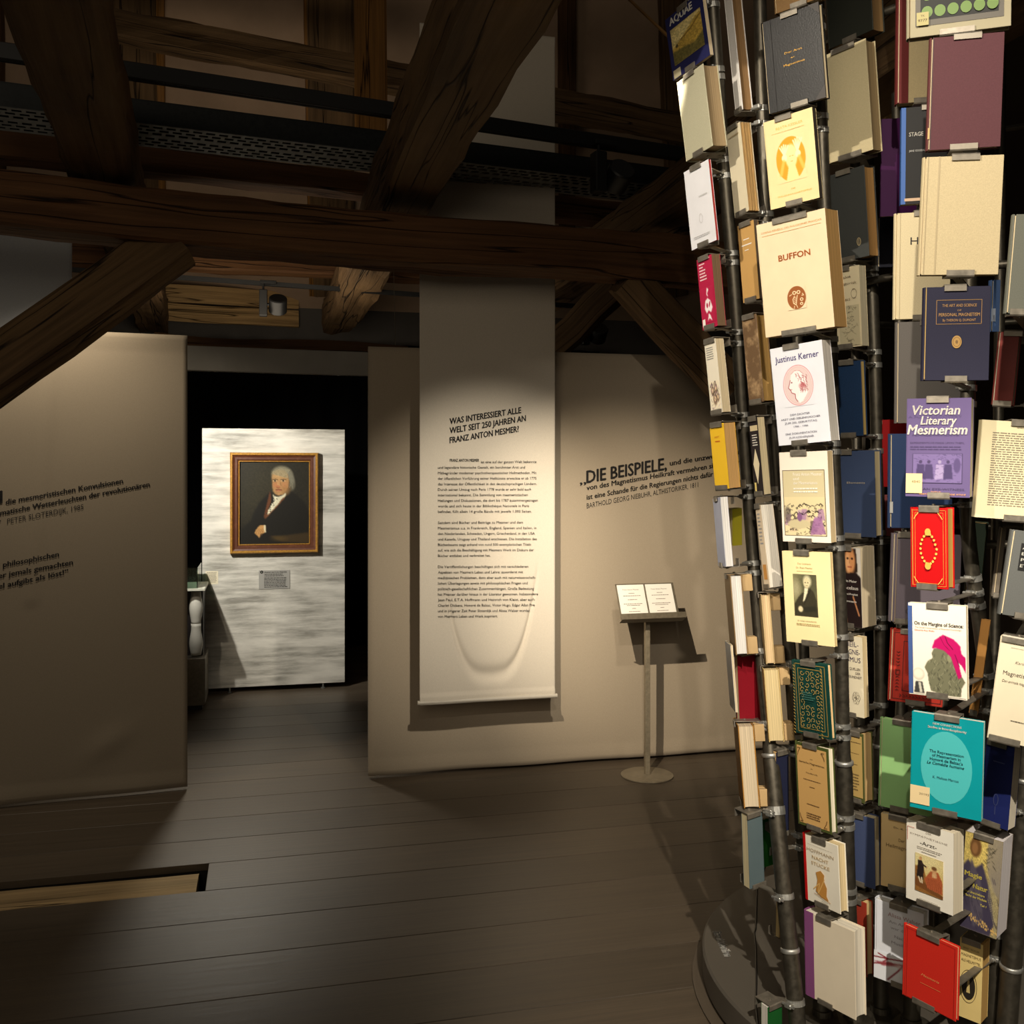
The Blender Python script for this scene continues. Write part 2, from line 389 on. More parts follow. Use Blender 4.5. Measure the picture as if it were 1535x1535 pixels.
rafter((236, 246), (236, 247), 440, -60, OCHRE, 'thin orange-brown strip along the left rafter', .1, 'strip', 'wooden_strip')
rafter((470, 530), (462, 528), 440, -60, OAK, 'rough rafter high behind the middle joist, left of the ochre plank')
rafter((464, 472), (455, 463), 440, -60, OCHRE, 'thin orange strip left of the middle rafter', .1, 'strip', 'wooden_strip')
rafter((838, 858), (836, 866), 440, -60, OAKD, 'dark rafter high at the top edge of the hanging banner')
rafter((1000, 1030), (985, 1030), 440, -60, OAK, 'rafter high up just left of the book tree')
rafter((1320, 1350), (1310, 1370), 440, -60, PINE, 'pale rafter seen through the top of the book tree')
rafter((1500, 1545), (1500, 1560), 440, -60, OAK, 'brown rafter at the upper right corner behind the tree')
rafter((-40, 8), (-60, 0), 440, -60, OAKD, 'dark rafter at the upper left corner')
# ochre plank standing in front of the purlin
mb = MB(); A = P(556, 212, 6.0); B = P(555, -60, 6.0); M_ = frame(A, EX, UP, -EY)
mb.v = []; beam('ochre_plank', A, B, .19, .035, OCHRE, 'smooth ochre-painted upright plank behind the middle joist', 'plank', up=EY, rough=.002)
beam('purlin', P(150, 32, 6.6), P(1120, 214, 7.6), .16, .19, OAK, 'gnarled purlin crossing high up in front of the rafters', 'beam', rough=.02)
beam('purlin', P(-60, 216, 4.65), P(960, 326, 5.75), .15, .12, OAKR, 'dark beam lying just behind the perforated cable tray', 'beam')

# pine boards and plaster on the back wall, thin ledge above the header
mb = MB()
pb = thing('pine_cladding', 'pair of pale pine boards on the back wall behind the small track spotlight', 'boards', P(350, 458, 8.3))
for k, (ya, yb) in enumerate(((430, 457), (459, 484))):
    A = P(250, ya+2, 8.25); B = P(448, yb+5, 8.6)
    q = MB(); beam('board', P(248, (ya+yb)/2-4, 8.2), P(447, (ya+yb)/2+7, 8.72), .03, .145, PINE, parent=pb, rough=.003)
def wallpanel(pxs, z0, z1, Ya, Yb, th):       # upright slab between two pixel columns at given depths
    A = P(pxs[0], HY, Ya); B = P(pxs[1], HY, Yb); x = (B-A); L_ = x.length; x = Vector((x.x, x.y, 0)).normalized()
    M = frame((A.x, A.y, 0), x, UP, x.cross(UP)); return M, L_
# header between the two fabric screens
M, L_ = wallpanel((262, 585), 0, 0, 5.18, 5.52, .04)
mb = MB(); mb.chbox((0, 2.035, -.03), (L_, 2.165, .01), .004, M)
struct(part('trim_1', mb, mat((150, 146, 138), .8, kind='plaster')))
beam('ledge_beam', M @ Vector((-.1, 2.20, -.05)), M @ Vector((L_+.1, 2.185, -.05)), .08, .05, OAKD, 'thin rough timber lying along the top of the white header strip', 'beam')
# black stage curtain behind the panel
rnd = random.Random(3); mb = MB(); CU = []
n = 220
for i in range(n+1):
    u = -5.2+8.2*i/n; d = .035*math.sin(i*.9)+.015*math.sin(i*.37); CU.append((u, 8.72+d))
for z in (.02, 2.62): mb.v += [RM(u, v, z) for u, v in CU]
mb.uvw = [(0, 0, 0)]*len(mb.v); mb.f = [(i, i+1, n+2+i, n+1+i) for i in range(n)]
o = top('black_curtain', mb, mat((5, 5, 5), 1., kind='plain', spec=.05), 'black curtain closing the room behind the portrait panel', 'curtain', smooth=True)
md = o.modifiers.new('thickness', 'SOLIDIFY'); md.thickness = .006

# ---------------------------------------------------------------- fabric screens, banners
FD = {}
def fabric(name, M, L_, z0, z1, m, label, cat, wr=.004, nx=80, nz=90, hem=.05, seed=1, pull=None, th=.02, group=None):
    rs = np.random.RandomState(seed); ph = rs.rand(12)*6.28; kx = rs.rand(12)*9+2; kz = rs.rand(12)*2+.3; am = rs.rand(12)
    def d(x, z):
        s = sum(am[i]*math.sin(kx[i]*x+kz[i]*z+ph[i]) for i in range(12))*wr*.28
        q = (z-z0); s += wr*1.2*math.exp(-q/.10)*math.sin(9*x+ph[0])
        if pull: s += pull(x, z)
        return s
    mb = MB(); xs = [L_*i/nx for i in range(nx+1)]; zs = [z0+(z1-z0)*j/nz for j in range(nz+1)]
    for z in zs:
        for x in xs:
            e = math.exp(-min(x, L_-x)/.05)*.0
            hemz = .004 if (z-z0 < hem or z1-z < hem) else 0
            mb.v.append(M @ Vector((x, z, d(x, z)+hemz)))
    W = nx+1; mb.f = [(j*W+i, j*W+i+1, (j+1)*W+i+1, (j+1)*W+i) for j in range(nz) for i in range(nx)]
    mb.uvw = [(0, 0, 0)]*len(mb.v)
    o = top(name, mb, m, label, cat, group, smooth=True)
    md = o.modifiers.new('thickness', 'SOLIDIFY'); md.thickness = th; md.offset = -1
    FD[o] = d; return o, d
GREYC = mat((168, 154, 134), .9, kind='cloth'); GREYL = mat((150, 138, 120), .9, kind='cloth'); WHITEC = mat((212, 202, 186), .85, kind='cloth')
INK = mat((24, 20, 18), .7)
def hitp(M, px, py):                          # pixel ray on the local z=0 plane of M, in local (x, y)
    Mi = M.inverted(); o = Mi @ Vector((0, 0, EH)); d = (Mi.to_3x3() @ Vector(((px-CX)/F, 1, (HY-py)/F))); t = -o.z/d.z; q = o+d*t; return q.x, q.y
def ptext(parent, M, s, p0, p1, hpx, bold=.0, name='lettering', disp=None):
    x0, y0 = hitp(M, *p0); x1, y1 = hitp(M, *p1); _, yb = hitp(M, p0[0], p0[1]-hpx)
    mb = MB(); letter(mb, s, x0, y0, yb-y0, x1-x0, M, 0, bold, 'l', slope=(y1-y0)/(x1-x0)); Mi = M.inverted(); disp = FD[parent]
    for i_, v_ in enumerate(mb.v): q = Mi @ v_; mb.v[i_] = M @ Vector((q.x, q.y, disp(q.x, q.y)+.0028))
    return part(name, mb, INK, parent)
# left screen
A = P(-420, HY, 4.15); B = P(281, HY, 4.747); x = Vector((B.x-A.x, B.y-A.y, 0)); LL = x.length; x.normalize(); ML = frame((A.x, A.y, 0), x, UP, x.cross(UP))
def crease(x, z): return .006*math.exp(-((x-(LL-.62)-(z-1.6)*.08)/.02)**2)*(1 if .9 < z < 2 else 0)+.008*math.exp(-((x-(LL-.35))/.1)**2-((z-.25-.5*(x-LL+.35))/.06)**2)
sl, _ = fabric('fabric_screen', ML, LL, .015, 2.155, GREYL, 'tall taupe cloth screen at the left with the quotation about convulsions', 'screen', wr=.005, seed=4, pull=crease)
for s, p0, p1, h, b in (('d', (-12, 757), (3, 754), 19, .03), ('die mesmeristischen Konvulsionen', (9, 756), (184, 724), 7.6, .032),
        ('symptomatische Wetterleuchten der revolutionären', (-38, 780), (224, 729), 7.6, .032), ('“', (-4, 787), (2, 786), 7, 0), ('PETER SLOTERDIJK, 1985', (11, 785), (125, 763), 7.6, 0),
        ('philosophischen', (5, 850), (88, 834), 7.6, .032), ('der jemals gemachten', (-9, 868), (109, 846), 7.6, .032), ('Rätsel aufgibt als löst!“', (-27, 888), (102, 860), 7.6, .032)):
    ptext(sl, ML, s, p0, p1, h, b)
# right screen
A = P(552, HY, 4.92); B = P(1105, HY, 5.385); x = Vector((B.x-A.x, B.y-A.y, 0)); x.normalize(); RL = 2.75; MR = frame((A.x, A.y, 0), x, UP, x.cross(UP))
sr, _ = fabric('fabric_screen', MR, RL, .015, 2.125, GREYC, 'wide taupe cloth screen behind the banner and the lectern', 'screen', wr=.004, seed=9)
for s, p0, p1, h, b in (('„', (869, 726), (878, 725), 14, .02), ('DIE BEISPIELE,', (879, 724), (999, 704), 18.5, .034), ('und die unzweideutigen Beweise', (1004, 698), (1150, 674), 7.6, .028),
        ('von des Magnetismus Heilkraft vermehren sich bestän-', (879, 735), (1110, 694), 7.6, .028), ('ist eine Schande für die Regierungen nichts dafür zu tun.“', (879, 749), (1100, 708), 7.6, .028),
        ('BARTHOLD GEORG NIEBUHR, ALTHISTORIKER, 1811', (879, 762), (1046, 730), 7.6, 0)):
    ptext(sr, MR, s, p0, p1, h, b)
# banner
A = P(629, HY, 4.80); B = P(832, HY, 4.96); x = Vector((B.x-A.x, B.y-A.y, 0)); BL = x.length; x.normalize(); MBn = frame((A.x, A.y, 0), x, UP, x.cross(UP))
bz0 = EH-(1052-HY)/F*4.87; bz1 = EH+(HY-48)/F*4.9
def ufold(x, z):
    u = (x-BL*.52)/(BL*.36); zc = bz0+.13+.55*max(0, abs(u))**3.2
    return -.016*math.exp(-((z-zc)/.035)**2)*max(0, 1-abs(u)**6) if abs(u) < 1 else 0
bn, _ = fabric('hanging_banner', MBn, BL, bz0, bz1, WHITEC, 'long pale cloth banner hanging in the middle, printed with the introduction text', 'banner', wr=.003, seed=12, pull=ufold, th=.003, nz=320, nx=100)
for s, p0, p1, h in (('WAS INTERESSIERT ALLE', (674, 636), (781, 619), 9), ('WELT SEIT 250 JAHREN AN', (674, 650), (788, 631), 9), ('FRANZ ANTON MESMER?', (674, 664.5), (777.5, 647), 9)):
    ptext(bn, MBn, s, p0, p1, h, .036)
ptext(bn, MBn, 'FRANZ ANTON MESMER', (674, 692), (718, 692), 4.2, .03)
body = ['ist eine auf der ganzen Welt bekannte', 'und legendäre historische Gestalt, ein berühmter Arzt und', 'Mitbegründer moderner psychotherapeutischer Heilmethoden. Mit',
 'der öffentlichen Vorführung seiner Heilkünste erweckte er ab 1775', 'das Interesse der Öffentlichkeit in den deutschsprachigen Ländern.', 'Durch seinen Umzug nach Paris 1778 wurde er sehr bald auch',
 'international bekannt. Die Sammlung von mesmeristischen', 'Heilungen und Diskussionen, die dort bis 1787 zusammengetragen', 'wurde und sich heute in der Bibliothèque Nationale in Paris', 'befindet, füllt allein 14 große Bände mit jeweils 1.000 Seiten.', '',
 'Seitdem sind Bücher und Beiträge zu Mesmer und dem', 'Mesmerismus u.a. in Frankreich, England, Spanien und Italien, in', 'den Niederlanden, Schweden, Ungarn, Griechenland, in den USA', 'und Kanada, Uruguay und Thailand erschienen. Die Installation des',
 'Bücherbaums zeigt anhand von rund 500 exemplarischen Titeln', 'auf, wie sich die Beschäftigung mit Mesmers Werk im Diskurs der', 'Bücher entfaltet und verbreitet hat.', '',
 'Die Veröffentlichungen beschäftigen sich mit verschiedenen', 'Aspekten von Mesmers Leben und Lehre: zuvorderst mit', 'medizinischen Problemen, dann aber auch mit naturwissenschaft-', 'lichen Überlegungen sowie mit philosophischen Fragen und',
 'politisch-gesellschaftlichen Zusammenhängen. Große Bedeutung', 'hat Mesmer darüber hinaus in der Literatur gewonnen. Insbesondere', 'Jean Paul, E.T.A. Hoffmann und Heinrich von Kleist, aber auch', 'Charles Dickens, Honoré de Balzac, Victor Hugo, Edgar Allan Poe',
 'und in jüngerer Zeit Peter Sloterdijk und Alissa Walser wurden', 'von Mesmers Leben und Werk inspiriert.']
ends = [804, 787, 804, 804, 804.5, 796, 791, 806, 793, 797, 0, 784, 804, 801.5, 804.5, 796, 800, 735, 0, 792, 784, 803, 791, 800.5, 806.5, 801.5, 801.5, 794.5, 746]
for i, s in enumerate(body):
    if not s: continue
    y = 694.5+i*8.26
    ptext(bn, MBn, s, (721 if i == 0 else 656.3, y), (ends[i], y-.5), 4.0, .006, 'text_line')
mb = MB(); mb.tube([MBn @ Vector((-.01, bz0+.01, 0)), MBn @ Vector((BL+.01, bz0+.01, 0))], .011, 12); part('bottom_rod', mb, mat((190, 182, 168), .5), bn)
# pale cloth hanging high at the left edge
A = P(-90, HY, 4.86); B = P(108, HY, 5.0); x = Vector((B.x-A.x, B.y-A.y, 0)); l_ = x.length; x.normalize(); M = frame((A.x, A.y, 0), x, UP, x.cross(UP))
fabric('hanging_banner', M, l_, 1.3, EH+(HY-338)/F*4.93, mat((205, 208, 212), .85, kind='cloth'), 'plain bluish white cloth hanging high at the left edge behind the diagonal brace', 'banner', seed=21, th=.003, nx=30, nz=60)

# ---------------------------------------------------------------- ceiling services
BLK = mat((22, 22, 22), .45, kind='plain'); STEEL = mat((130, 130, 126), .45, .5, 'metal'); DST = mat((58, 60, 60), .5, .8, 'metal')
A = P(-80, 65, 3.33); B = P(1110, 244, 4.66)
t = (B-A); t.z = 0; xr = t.normalized(); Mr = frame(A, xr, xr.cross(UP)*-1, UP)
L_ = (B-A).length; dz = (B.z-A.z)
tr = thing('lighting_track', 'long black lighting track crossing above the beams from the left edge', 'track', A)
mb = MB(); sh = Matrix.Identity(4); sh[2][0] = dz/L_; mb.chbox((0, -.02, -.03), (L_, .02, .028), .003, Mr @ sh); part('rail', mb, BLK, tr)
mb = MB(); mb.box((0, -.006, -.032), (L_, .006, -.0295), Mr @ sh); part('slot', mb, mat((6, 6, 6), .8), tr)
# cable tray
A = P(-60, 152, 3.80); B = P(1090, 291, 5.06); t = B-A; dz = t.z; L_ = t.length; t.z = 0; xr = t.normalized()
Mt = frame(A, xr, UP.cross(xr), UP); sh = Matrix.Identity(4); sh[2][0] = dz/L_; Mt = Mt @ sh
ct = thing('cable_tray', 'long grey steel cable tray with a slotted underside above the long beam', 'cable tray', A)
WT = .30
mb = MB(); mb.box((0, 0, 0), (L_, .002, .095), Mt); mb.box((0, 0, .093), (L_, .014, .095), Mt); part('side_rail', mb, DST, ct)
mb = MB(); mb.box((0, WT, 0), (L_, WT+.002, .095), Mt); part('side_rail', mb, DST, ct)
mb = MB(); PX = .052; rows = [(0, .022), (.046, .062), (.086, .102), (.13, .17), (.198, .214), (.238, .254), (.278, .30)]
for a, b in rows: mb.box((0, a, 0), (L_, b, .0018), Mt)
i = 0; xx = 0
gaps = [(.022, .046), (.062, .086), (.102, .13), (.17, .198), (.214, .238), (.254, .278)]
for gi, (a, b) in enumerate(gaps):
    xx = (gi % 2)*PX*.5
    while xx < L_-.02: mb.box((xx, a, 0), (xx+.016, b, .0018), Mt); xx += PX
part('slotted_base', mb, STEEL, ct, kind='stuff')
mb = MB(); mb.box((0, .0, .094), (L_, WT, .097), Mt); part('cover', mb, DST, ct)
# spotlights hanging on tracks
def fixture(px, py, Y, hang, s, yaw, lab, tilt=40):
    c = P(px, py, Y); t = thing('track_spotlight', lab, 'spotlight', c+Vector((0, 0, hang)), group=None)
    X = frame(c, Vector((math.cos(yaw), math.sin(yaw), 0)), Vector((-math.sin(yaw), math.cos(yaw), 0)), UP)
    mb = MB(); mb.chbox((-.05*s, -.016*s, hang-.02), (.05*s, .016*s, hang), .002, X); part('track_adapter', mb, BLK, t)
    mb = MB(); mb.tube([X @ Vector((-.03*s, 0, hang-.02)), X @ Vector((-.03*s, 0, .03))], .007*s, 10); part('stem', mb, BLK, t)
    mb = MB(); mb.chbox((-.055*s, -.03*s, -.11*s), (-.005*s, .03*s, .055*s), .004, X); part('driver_box', mb, BLK, t)
    ax = (Matrix.Rotation(R(tilt), 3, 'X') @ Vector((0, 0, -1))); ax = X.to_3x3() @ ax
    q = X @ Vector((.06*s, 0, -.035*s)); Z = ax; u = Z.orthogonal().normalized(); H = frame(q, u, Z.cross(u), Z)
    pr = [(.0, -.05), (.05, -.05), (.056, -.044), (.056, .045), (.051, .05), (.047, .047), (.044, .028), (0.002, .026)]
    vs = [H @ Vector((r*s*math.cos(k*math.pi/14), r*s*math.sin(k*math.pi/14), z*s)) for r, z in pr for k in range(28)]
    mb = MB(); mb.add(vs, [(i*28+k, i*28+(k+1) % 28, (i+1)*28+(k+1) % 28, (i+1)*28+k) for i in range(7) for k in range(28)])
    h = part('lamp_head', mb, BLK, t, smooth=True); sharp(h)
    mb = MB(); mb.tube([X @ Vector((-.01*s, 0, -.035*s)), q], .009*s, 10); part('swivel', mb, BLK, t)
    return t
fixture(402, 448, 6.3, .115, 1.0, .25, 'small black track spotlight pointing down at the portrait, under the second cross beam')
fixture(907, 250, 4.30, .11, 1.05, .4, 'black spotlight on the upper lighting track near the book tree', 60)
fixture(884, 492, 6.55, .14, 1.0, .2, 'dim black spotlight in the shadow under the beams, right of the banner', 50)
A = P(190, 404, 5.55); B = P(1050, 470, 5.95)
t = thing('lighting_track', 'thin black lighting track behind the long beam holding the small spotlight', 'track', A)
A = P(100, 404, 6.2); B = P(900, 462, 6.6); x = (B-A).normalized(); mb = MB(); mb.box((0, -.015, -.012), ((B-A).length, .015, .015), frame(A, x, UP.cross(x).normalized(), x.cross(UP.cross(x).normalized()))); part('rail', mb, BLK, t)
WIRE = mat((150, 140, 122), .4, .6)
mb = MB(); mb.tube([P(590, 400, 5.6), P(593, 528, 5.6)], .0013, 6); top('suspension_wire', mb, WIRE, 'thin pale wire hanging left of the banner top', 'wire')
mb = MB(); mb.tube([P(925, -18, 2.9), P(1020, 72, 2.75)], .0045, 8); top('support_rod', mb, mat((140, 104, 60), .4, .5), 'thin coppery rod slanting into the top of the book tree', 'rod')
mb = MB(); mb.tube([P(27, 57, 3.3), P(62, 75, 3.35)], .0016, 6); top('suspension_wire', mb, BLK, 'short dark wire sticking out above the upper track at the left', 'wire')

# ---------------------------------------------------------------- old beam under the floor cut-out
bm = beam('exposed_floor_beam', T @ Vector((-6.5, 3.888, -.075)), T @ Vector((-.235, 3.888, -.075)), .20, .11, mat((176, 150, 110), .8, kind='timber', c2=(190, 166, 124)), 'weathered old beam showing through the long slot in the floor', 'beam', rough=.008)

# ---------------------------------------------------------------- portrait panel
A = P(303, HY, 6.80); B = P(517, HY, 7.03); x = Vector((B.x-A.x, B.y-A.y, 0)); PLn = x.length; x.normalize(); MP = frame((A.x, A.y, 0), x, UP, x.cross(UP))
pz0 = .035; pz1 = EH+(HY-643)/F*6.92
pn = thing('exhibition_panel', 'tall white panel with wiped grey strokes carrying the framed portrait', 'panel', (A.x, A.y, 0))
mb = MB(); mb.chbox((0, pz0, -.04), (PLn, pz1, 0), .002, MP); part('board', mb, mat((226, 222, 212), .55, kind='brushed', c2=(146, 143, 134)), pn)
for xx in (.18, .81):
    mb = MB(); mb.tube([MP @ Vector((xx, 0.004, -.01)), MP @ Vector((xx, pz0+.003, -.01))], .007, 10); mb.tube([MP @ Vector((xx, 0, -.01)), MP @ Vector((xx, .006, -.01))], .016, 12); part('foot', mb, STEEL, pn)
def onp(px, py): return hitp(MP, px, py)
x0, y0 = onp(388, 883); x1, y1 = onp(434.5, 854)
lb = thing('wall_label', 'grey text label with a black dot on the panel below the portrait', 'label', MP @ Vector((x0, y0, 0)))
mb = MB(); mb.box((x0, y0, .001), (x1, y1, .004), MP); part('plate', mb, mat((158, 156, 150), .6), lb)
mb = MB(); cx_, cy_ = onp(392.3, 857.5); mb.flat([(cx_+.011*math.cos(k*.35), cy_+.011*math.sin(k*.35)) for k in range(18)], .0048, MP); part('audio_dot', mb, INK, lb)
mb = MB(); mb.flat([(cx_-.002, cy_-.005), (cx_+.004, cy_), (cx_-.002, cy_+.005)], .0054, MP); part('play_mark', mb, mat((150, 150, 140), .6), lb)
mb = MB(); a = onp(396.5, 859); b = onp(430, 856.5); letter(mb, 'FRANZ ANTON MESMER', a[0], a[1], .009, b[0]-a[0], MP, .005, .02, 'l')
a = onp(396.5, 860.5); b = onp(427, 864.5); greek(mb, a[0], a[1], b[0], b[1], 2, MP, .005, 2)
a = onp(396, 866); b = onp(431, 881); greek(mb, a[0], a[1], b[0], b[1], 7, MP, .005, 5, .08); part('lettering', mb, INK, lb)
x0, y0 = onp(308, 876); x1, y1 = onp(327, 856)
mb = MB(); mb.box((x0, y0, .001), (x1, y1, .002), MP); lb2 = top('paper_note', mb, mat((226, 216, 190), .7), 'small yellowish paper on the left edge of the white panel', 'paper')
mb = MB(); a = onp(310, 858); b = onp(325, 874); greek(mb, a[0], a[1], b[0], b[1], 8, MP, .0028, 8, .1); part('lettering', mb, mat((120, 112, 96), .7), lb2)
# framed portrait
fx0, fy0 = onp(345, 830); fx1, fy1 = onp(477, 679); fw, fh = fx1-fx0, fy1-fy0
fp = thing('framed_portrait', 'oil portrait of an old man with grey hair in a brown and gold frame', 'painting', MP @ Vector((fx0, fy0, .0)))
def ring(name, a, b, z0, z1, m, bev=.004):          # four mitred members between insets a and b
    for k in range(4):
        co = [[(a, a), (fw-a, a), (fw-b, b), (b, b)], [(fw-a, a), (fw-a, fh-a), (fw-b, fh-b), (fw-b, b)], [(fw-a, fh-a), (a, fh-a), (b, fh-b), (fw-b, fh-b)], [(a, fh-a), (a, a), (b, b), (b, fh-b)]][k]
        mid = [tuple(p[i]*(1-t_)+q[i]*t_ for i in (0, 1)) for p, q, t_ in ((co[0], co[3], .35), (co[1], co[2], .35), (co[1], co[2], .75), (co[0], co[3], .75))]
        vs = [MP @ Vector((fx0+x_, fy0+y_, z0)) for x_, y_ in co]+[MP @ Vector((fx0+co[i][0], fy0+co[i][1], z1[0])) for i in (0, 1)]+[MP @ Vector((fx0+mid[i][0], fy0+mid[i][1], z1[1])) for i in (0, 1, 2, 3)]+[MP @ Vector((fx0+co[i][0], fy0+co[i][1], z1[2])) for i in (2, 3)]
        mb = MB(); mb.add(vs, [(0, 1, 5, 4), (4, 5, 7, 6), (6, 7, 8, 9), (9, 8, 10, 11), (11, 10, 2, 3), (1, 2, 10, 8, 7, 5), (0, 4, 6, 9, 11, 3), (0, 3, 2, 1)]); part(name, mb, m, fp)
GILT = mat((206, 152, 66), .38, .35, 'gilt'); BRN = mat((86, 46, 28), .45, kind='worn', c2=(110, 66, 42))
ring('gilt_moulding', 0, .020, .006, (.035, .045, .036), GILT)
ring('frame_member', .020, .056, .006, (.036, .030, .022), BRN)
ring('gilt_fillet', .056, .064, .006, (.024, .027, .018), GILT)
c = Cv(118, 146, (36, 33, 24), 1.22)
c.ell(.34, .38, .28, .40, (50, 46, 31), 1.1, .8); c.noise(.16, 3, 3); c.noise(.12, 8)
c.poly([(.0, 1), (.0, .83), (.16, .72), (.20, .62), (.28, .50), (.38, .41), (.44, .36), (.52, .44), (.66, .37), (.70, .33), (.80, .40), (.93, .50), (1, .62), (1, 1)], (24, 22, 17), 4)
c.poly([(.42, .895), (.55, .90), (.99, .86), (.99, .99), (.60, .97)], (62, 48, 26), 4, .85); c.ell(.56, .93, .10, .03, (92, 72, 34), 1.2, .5)
c.poly([(.44, .36), (.45, .42), (.445, .50), (.36, .69), (.345, .665), (.395, .49), (.43, .36)], (96, 56, 32), 1)
c.poly([(.36, .69), (.39, .60), (.50, .50), (.60, .45), (.665, .40), (.64, .45), (.50, .58), (.37, .69)], (104, 62, 36), 1)
c.ell(.605, .155, .15, .10, (122, 116, 96), .3, 1, 8); c.ell(.71, .22, .075, .13, (112, 108, 92), .4, 1, -12); c.ell(.745, .29, .045, .035, (88, 84, 70), .8, .9); c.ell(.66, .30, .08, .10, (86, 70, 46), .6)
c.poly([(.47, .33), (.47, .25), (.455, .20), (.475, .13), (.53, .10), (.62, .10), (.68, .15), (.705, .23), (.69, .32), (.655, .37), (.61, .405), (.55, .41), (.50, .39), (.475, .355)], (168, 128, 82), 2)
c.ell(.52, .285, .045, .032, (178, 112, 74), .9, .7); c.ell(.65, .29, .05, .045, (176, 118, 78), 1, .6); c.ell(.66, .35, .05, .05, (148, 108, 66), 1, .6)
c.ell(.58, .16, .09, .045, (190, 154, 106), 1, .7); c.ell(.556, .27, .022, .05, (186, 140, 92), .9, .9); c.ell(.552, .305, .028, .014, (172, 106, 72), .7, .9)
for ex in (.505, .622):
    c.ell(ex, .234, .030, .012, (196, 168, 130), .7, .8); c.ell(ex, .233, .013, .011, (38, 30, 22), .6); c.line([(ex-.035, .221), (ex+.01, .214), (ex+.04, .222)], (92, 72, 48), .008, .8)
c.line([(ex-.16, .248), (ex-.10, .25)], (130, 92, 60), .006, .6); c.line([(.58, .25), (.59, .29)], (124, 86, 54), .007, .6); c.line([(.53, .317), (.575, .318)], (110, 64, 44), .006, .8)
c.line([(.52, .343), (.555, .338), (.60, .346)], (112, 56, 42), .009, .9); c.ell(.555, .355, .035, .008, (176, 104, 80), .8, .7); c.line([(.525, .375), (.57, .378)], (140, 98, 62), .008, .5); c.ell(.56, .385, .03, .02, (182, 138, 90), 1, .6)
for k in range(34):
    a0 = k/33; x_ = .485+.20*a0; c.line([(x_+.03, .085+.03*abs(a0-.4)), (x_-.012, .125+.03*a0), (x_-.022+.02*a0, .15+.05*a0)], ((148, 140, 112), (104, 98, 78), (170, 160, 128))[k % 3], .0045, .7)
for k in range(16):
    a0 = k/15; c.line([(.69+.02*a0, .12+.1*a0), (.745-.01*a0, .19+.1*a0), (.73+.03*math.sin(k), .27+.06*a0)], ((140, 136, 116), (96, 94, 80))[k % 2], .0045, .6)
c.poly([(.475, .395), (.50, .42), (.56, .425), (.63, .40), (.665, .375), (.655, .42), (.60, .455), (.545, .52), (.47, .59), (.40, .645), (.395, .62), (.44, .54), (.50, .47), (.48, .43)], (206, 200, 172), 1)
for k in range(16):
    r_ = random.Random(k); c.ell(.52-.012*k*.62+.02*math.sin(k*2), .44+.0125*k, .012, .006, (54, 52, 44) if k % 2 else (232, 226, 200), .6, .8, 40*k)
c.poly([(.245, .89), (.215, .86), (.235, .82), (.29, .765), (.36, .765), (.375, .80), (.37, .85), (.345, .865), (.31, .87), (.28, .925), (.262, .90)], (186, 140, 84), 1)
for k in range(4): c.line([(.235+.026*k, .875+.008*k), (.275+.02*k, .81)], (124, 84, 48), .004, .7)
c.poly([(.345, .765), (.37, .77), (.378, .85), (.355, .86)], (214, 206, 176), 1)
c.noise(.10, 5)
picture('canvas', c, fx0+.062, fy1-.062, fx1-.062, fy0+.062, .012, MP, fp, .5)

# ---------------------------------------------------------------- display case left of the panel
dc = thing('display_case', 'glass topped display case half hidden by the left screen beside the panel', 'display case', P(270, HY+EH/6.55*F, 6.55))
Mc = frame(P(206, HY, 6.25)*1.0-Vector((0, 0, EH)), EX, EY, UP)
mb = MB(); mb.chbox((0, 0, .03), (.405, .40, .33), .003, Mc); part('steel_plinth', mb, mat((150, 142, 128), .35, .8, 'metal'), dc)
mb = MB(); mb.box((.02, .02, 0), (.385, .38, .03), Mc); part('recessed_base', mb, BLK, dc)
mb = MB(); mb.box((.02, .12, .33), (.385, .38, .755), Mc); part('dark_core', mb, mat((34, 30, 32), .4), dc)
for zc, hh in ((.64, .21), (.44, .20)):
    mb = MB(); pr = [(.030+.012*math.sin(k/10*math.pi*1.0+(0 if zc > .5 else .4))**2, zc-hh/2+hh*k/10) for k in range(11)]
    mb.lathe(Mc @ Vector((.345, .08, 0)), pr, 24); part('turned_leg', mb, mat((226, 224, 214), .4), dc, smooth=True)
mb = MB(); mb.chbox((0, 0, .755), (.405, .40, .775), .003, Mc); part('top_plate', mb, mat((214, 214, 200), .4), dc)
mb = MB()
GL = mat((205, 225, 212), .03, kind='glass')
for lo, hi in (((.0, .0, .775), (.36, .006, .90)), ((.354, .006, .775), (.36, .38, .90)), ((0, .374, .775), (.354, .38, .90)), ((0, 0, .90), (.36, .38, .906))):
    mb = MB(); mb.box(lo, hi, Mc); part('glass_pane', mb, GL, dc)

# ---------------------------------------------------------------- lectern and booklets
LB = P(970, HY+EH/4.97*F, 4.97); SS = mat((160, 148, 126), .38, .35, 'metal'); SD = mat((120, 110, 92), .42, .3, 'metal')
le = thing('lectern', 'slim steel lectern with a round foot in front of the right screen', 'lectern', LB)
mb = MB(); mb.lathe(LB, [(.128, 0), (.13, .002), (.13, .006), (.127, .008)], 64); sharp(part('foot_disc', mb, SS, le, smooth=True))
Ml = frame(LB, EX, EY, UP)
mb = MB(); mb.chbox((-.012, -.012, .008), (.012, .012, .79), .0015, Ml); part('pole', mb, SS, le)
tl = R(62); Mt_ = Ml @ Matrix.Translation((0, -.055, .775)) @ Matrix.Rotation(tl, 4, 'X')
mb = MB(); mb.chbox((-.155, 0, -.003), (.155, .20, .0), .001, Mt_); part('back_plate', mb, SD, le)
mb = MB(); mb.chbox((-.165, -.004, -.003), (.165, 0, .05), .001, Mt_); mb.chbox((-.17, -.002, .047), (.17, .026, .05), .001, Mt_); part('ledge', mb, SD, le)
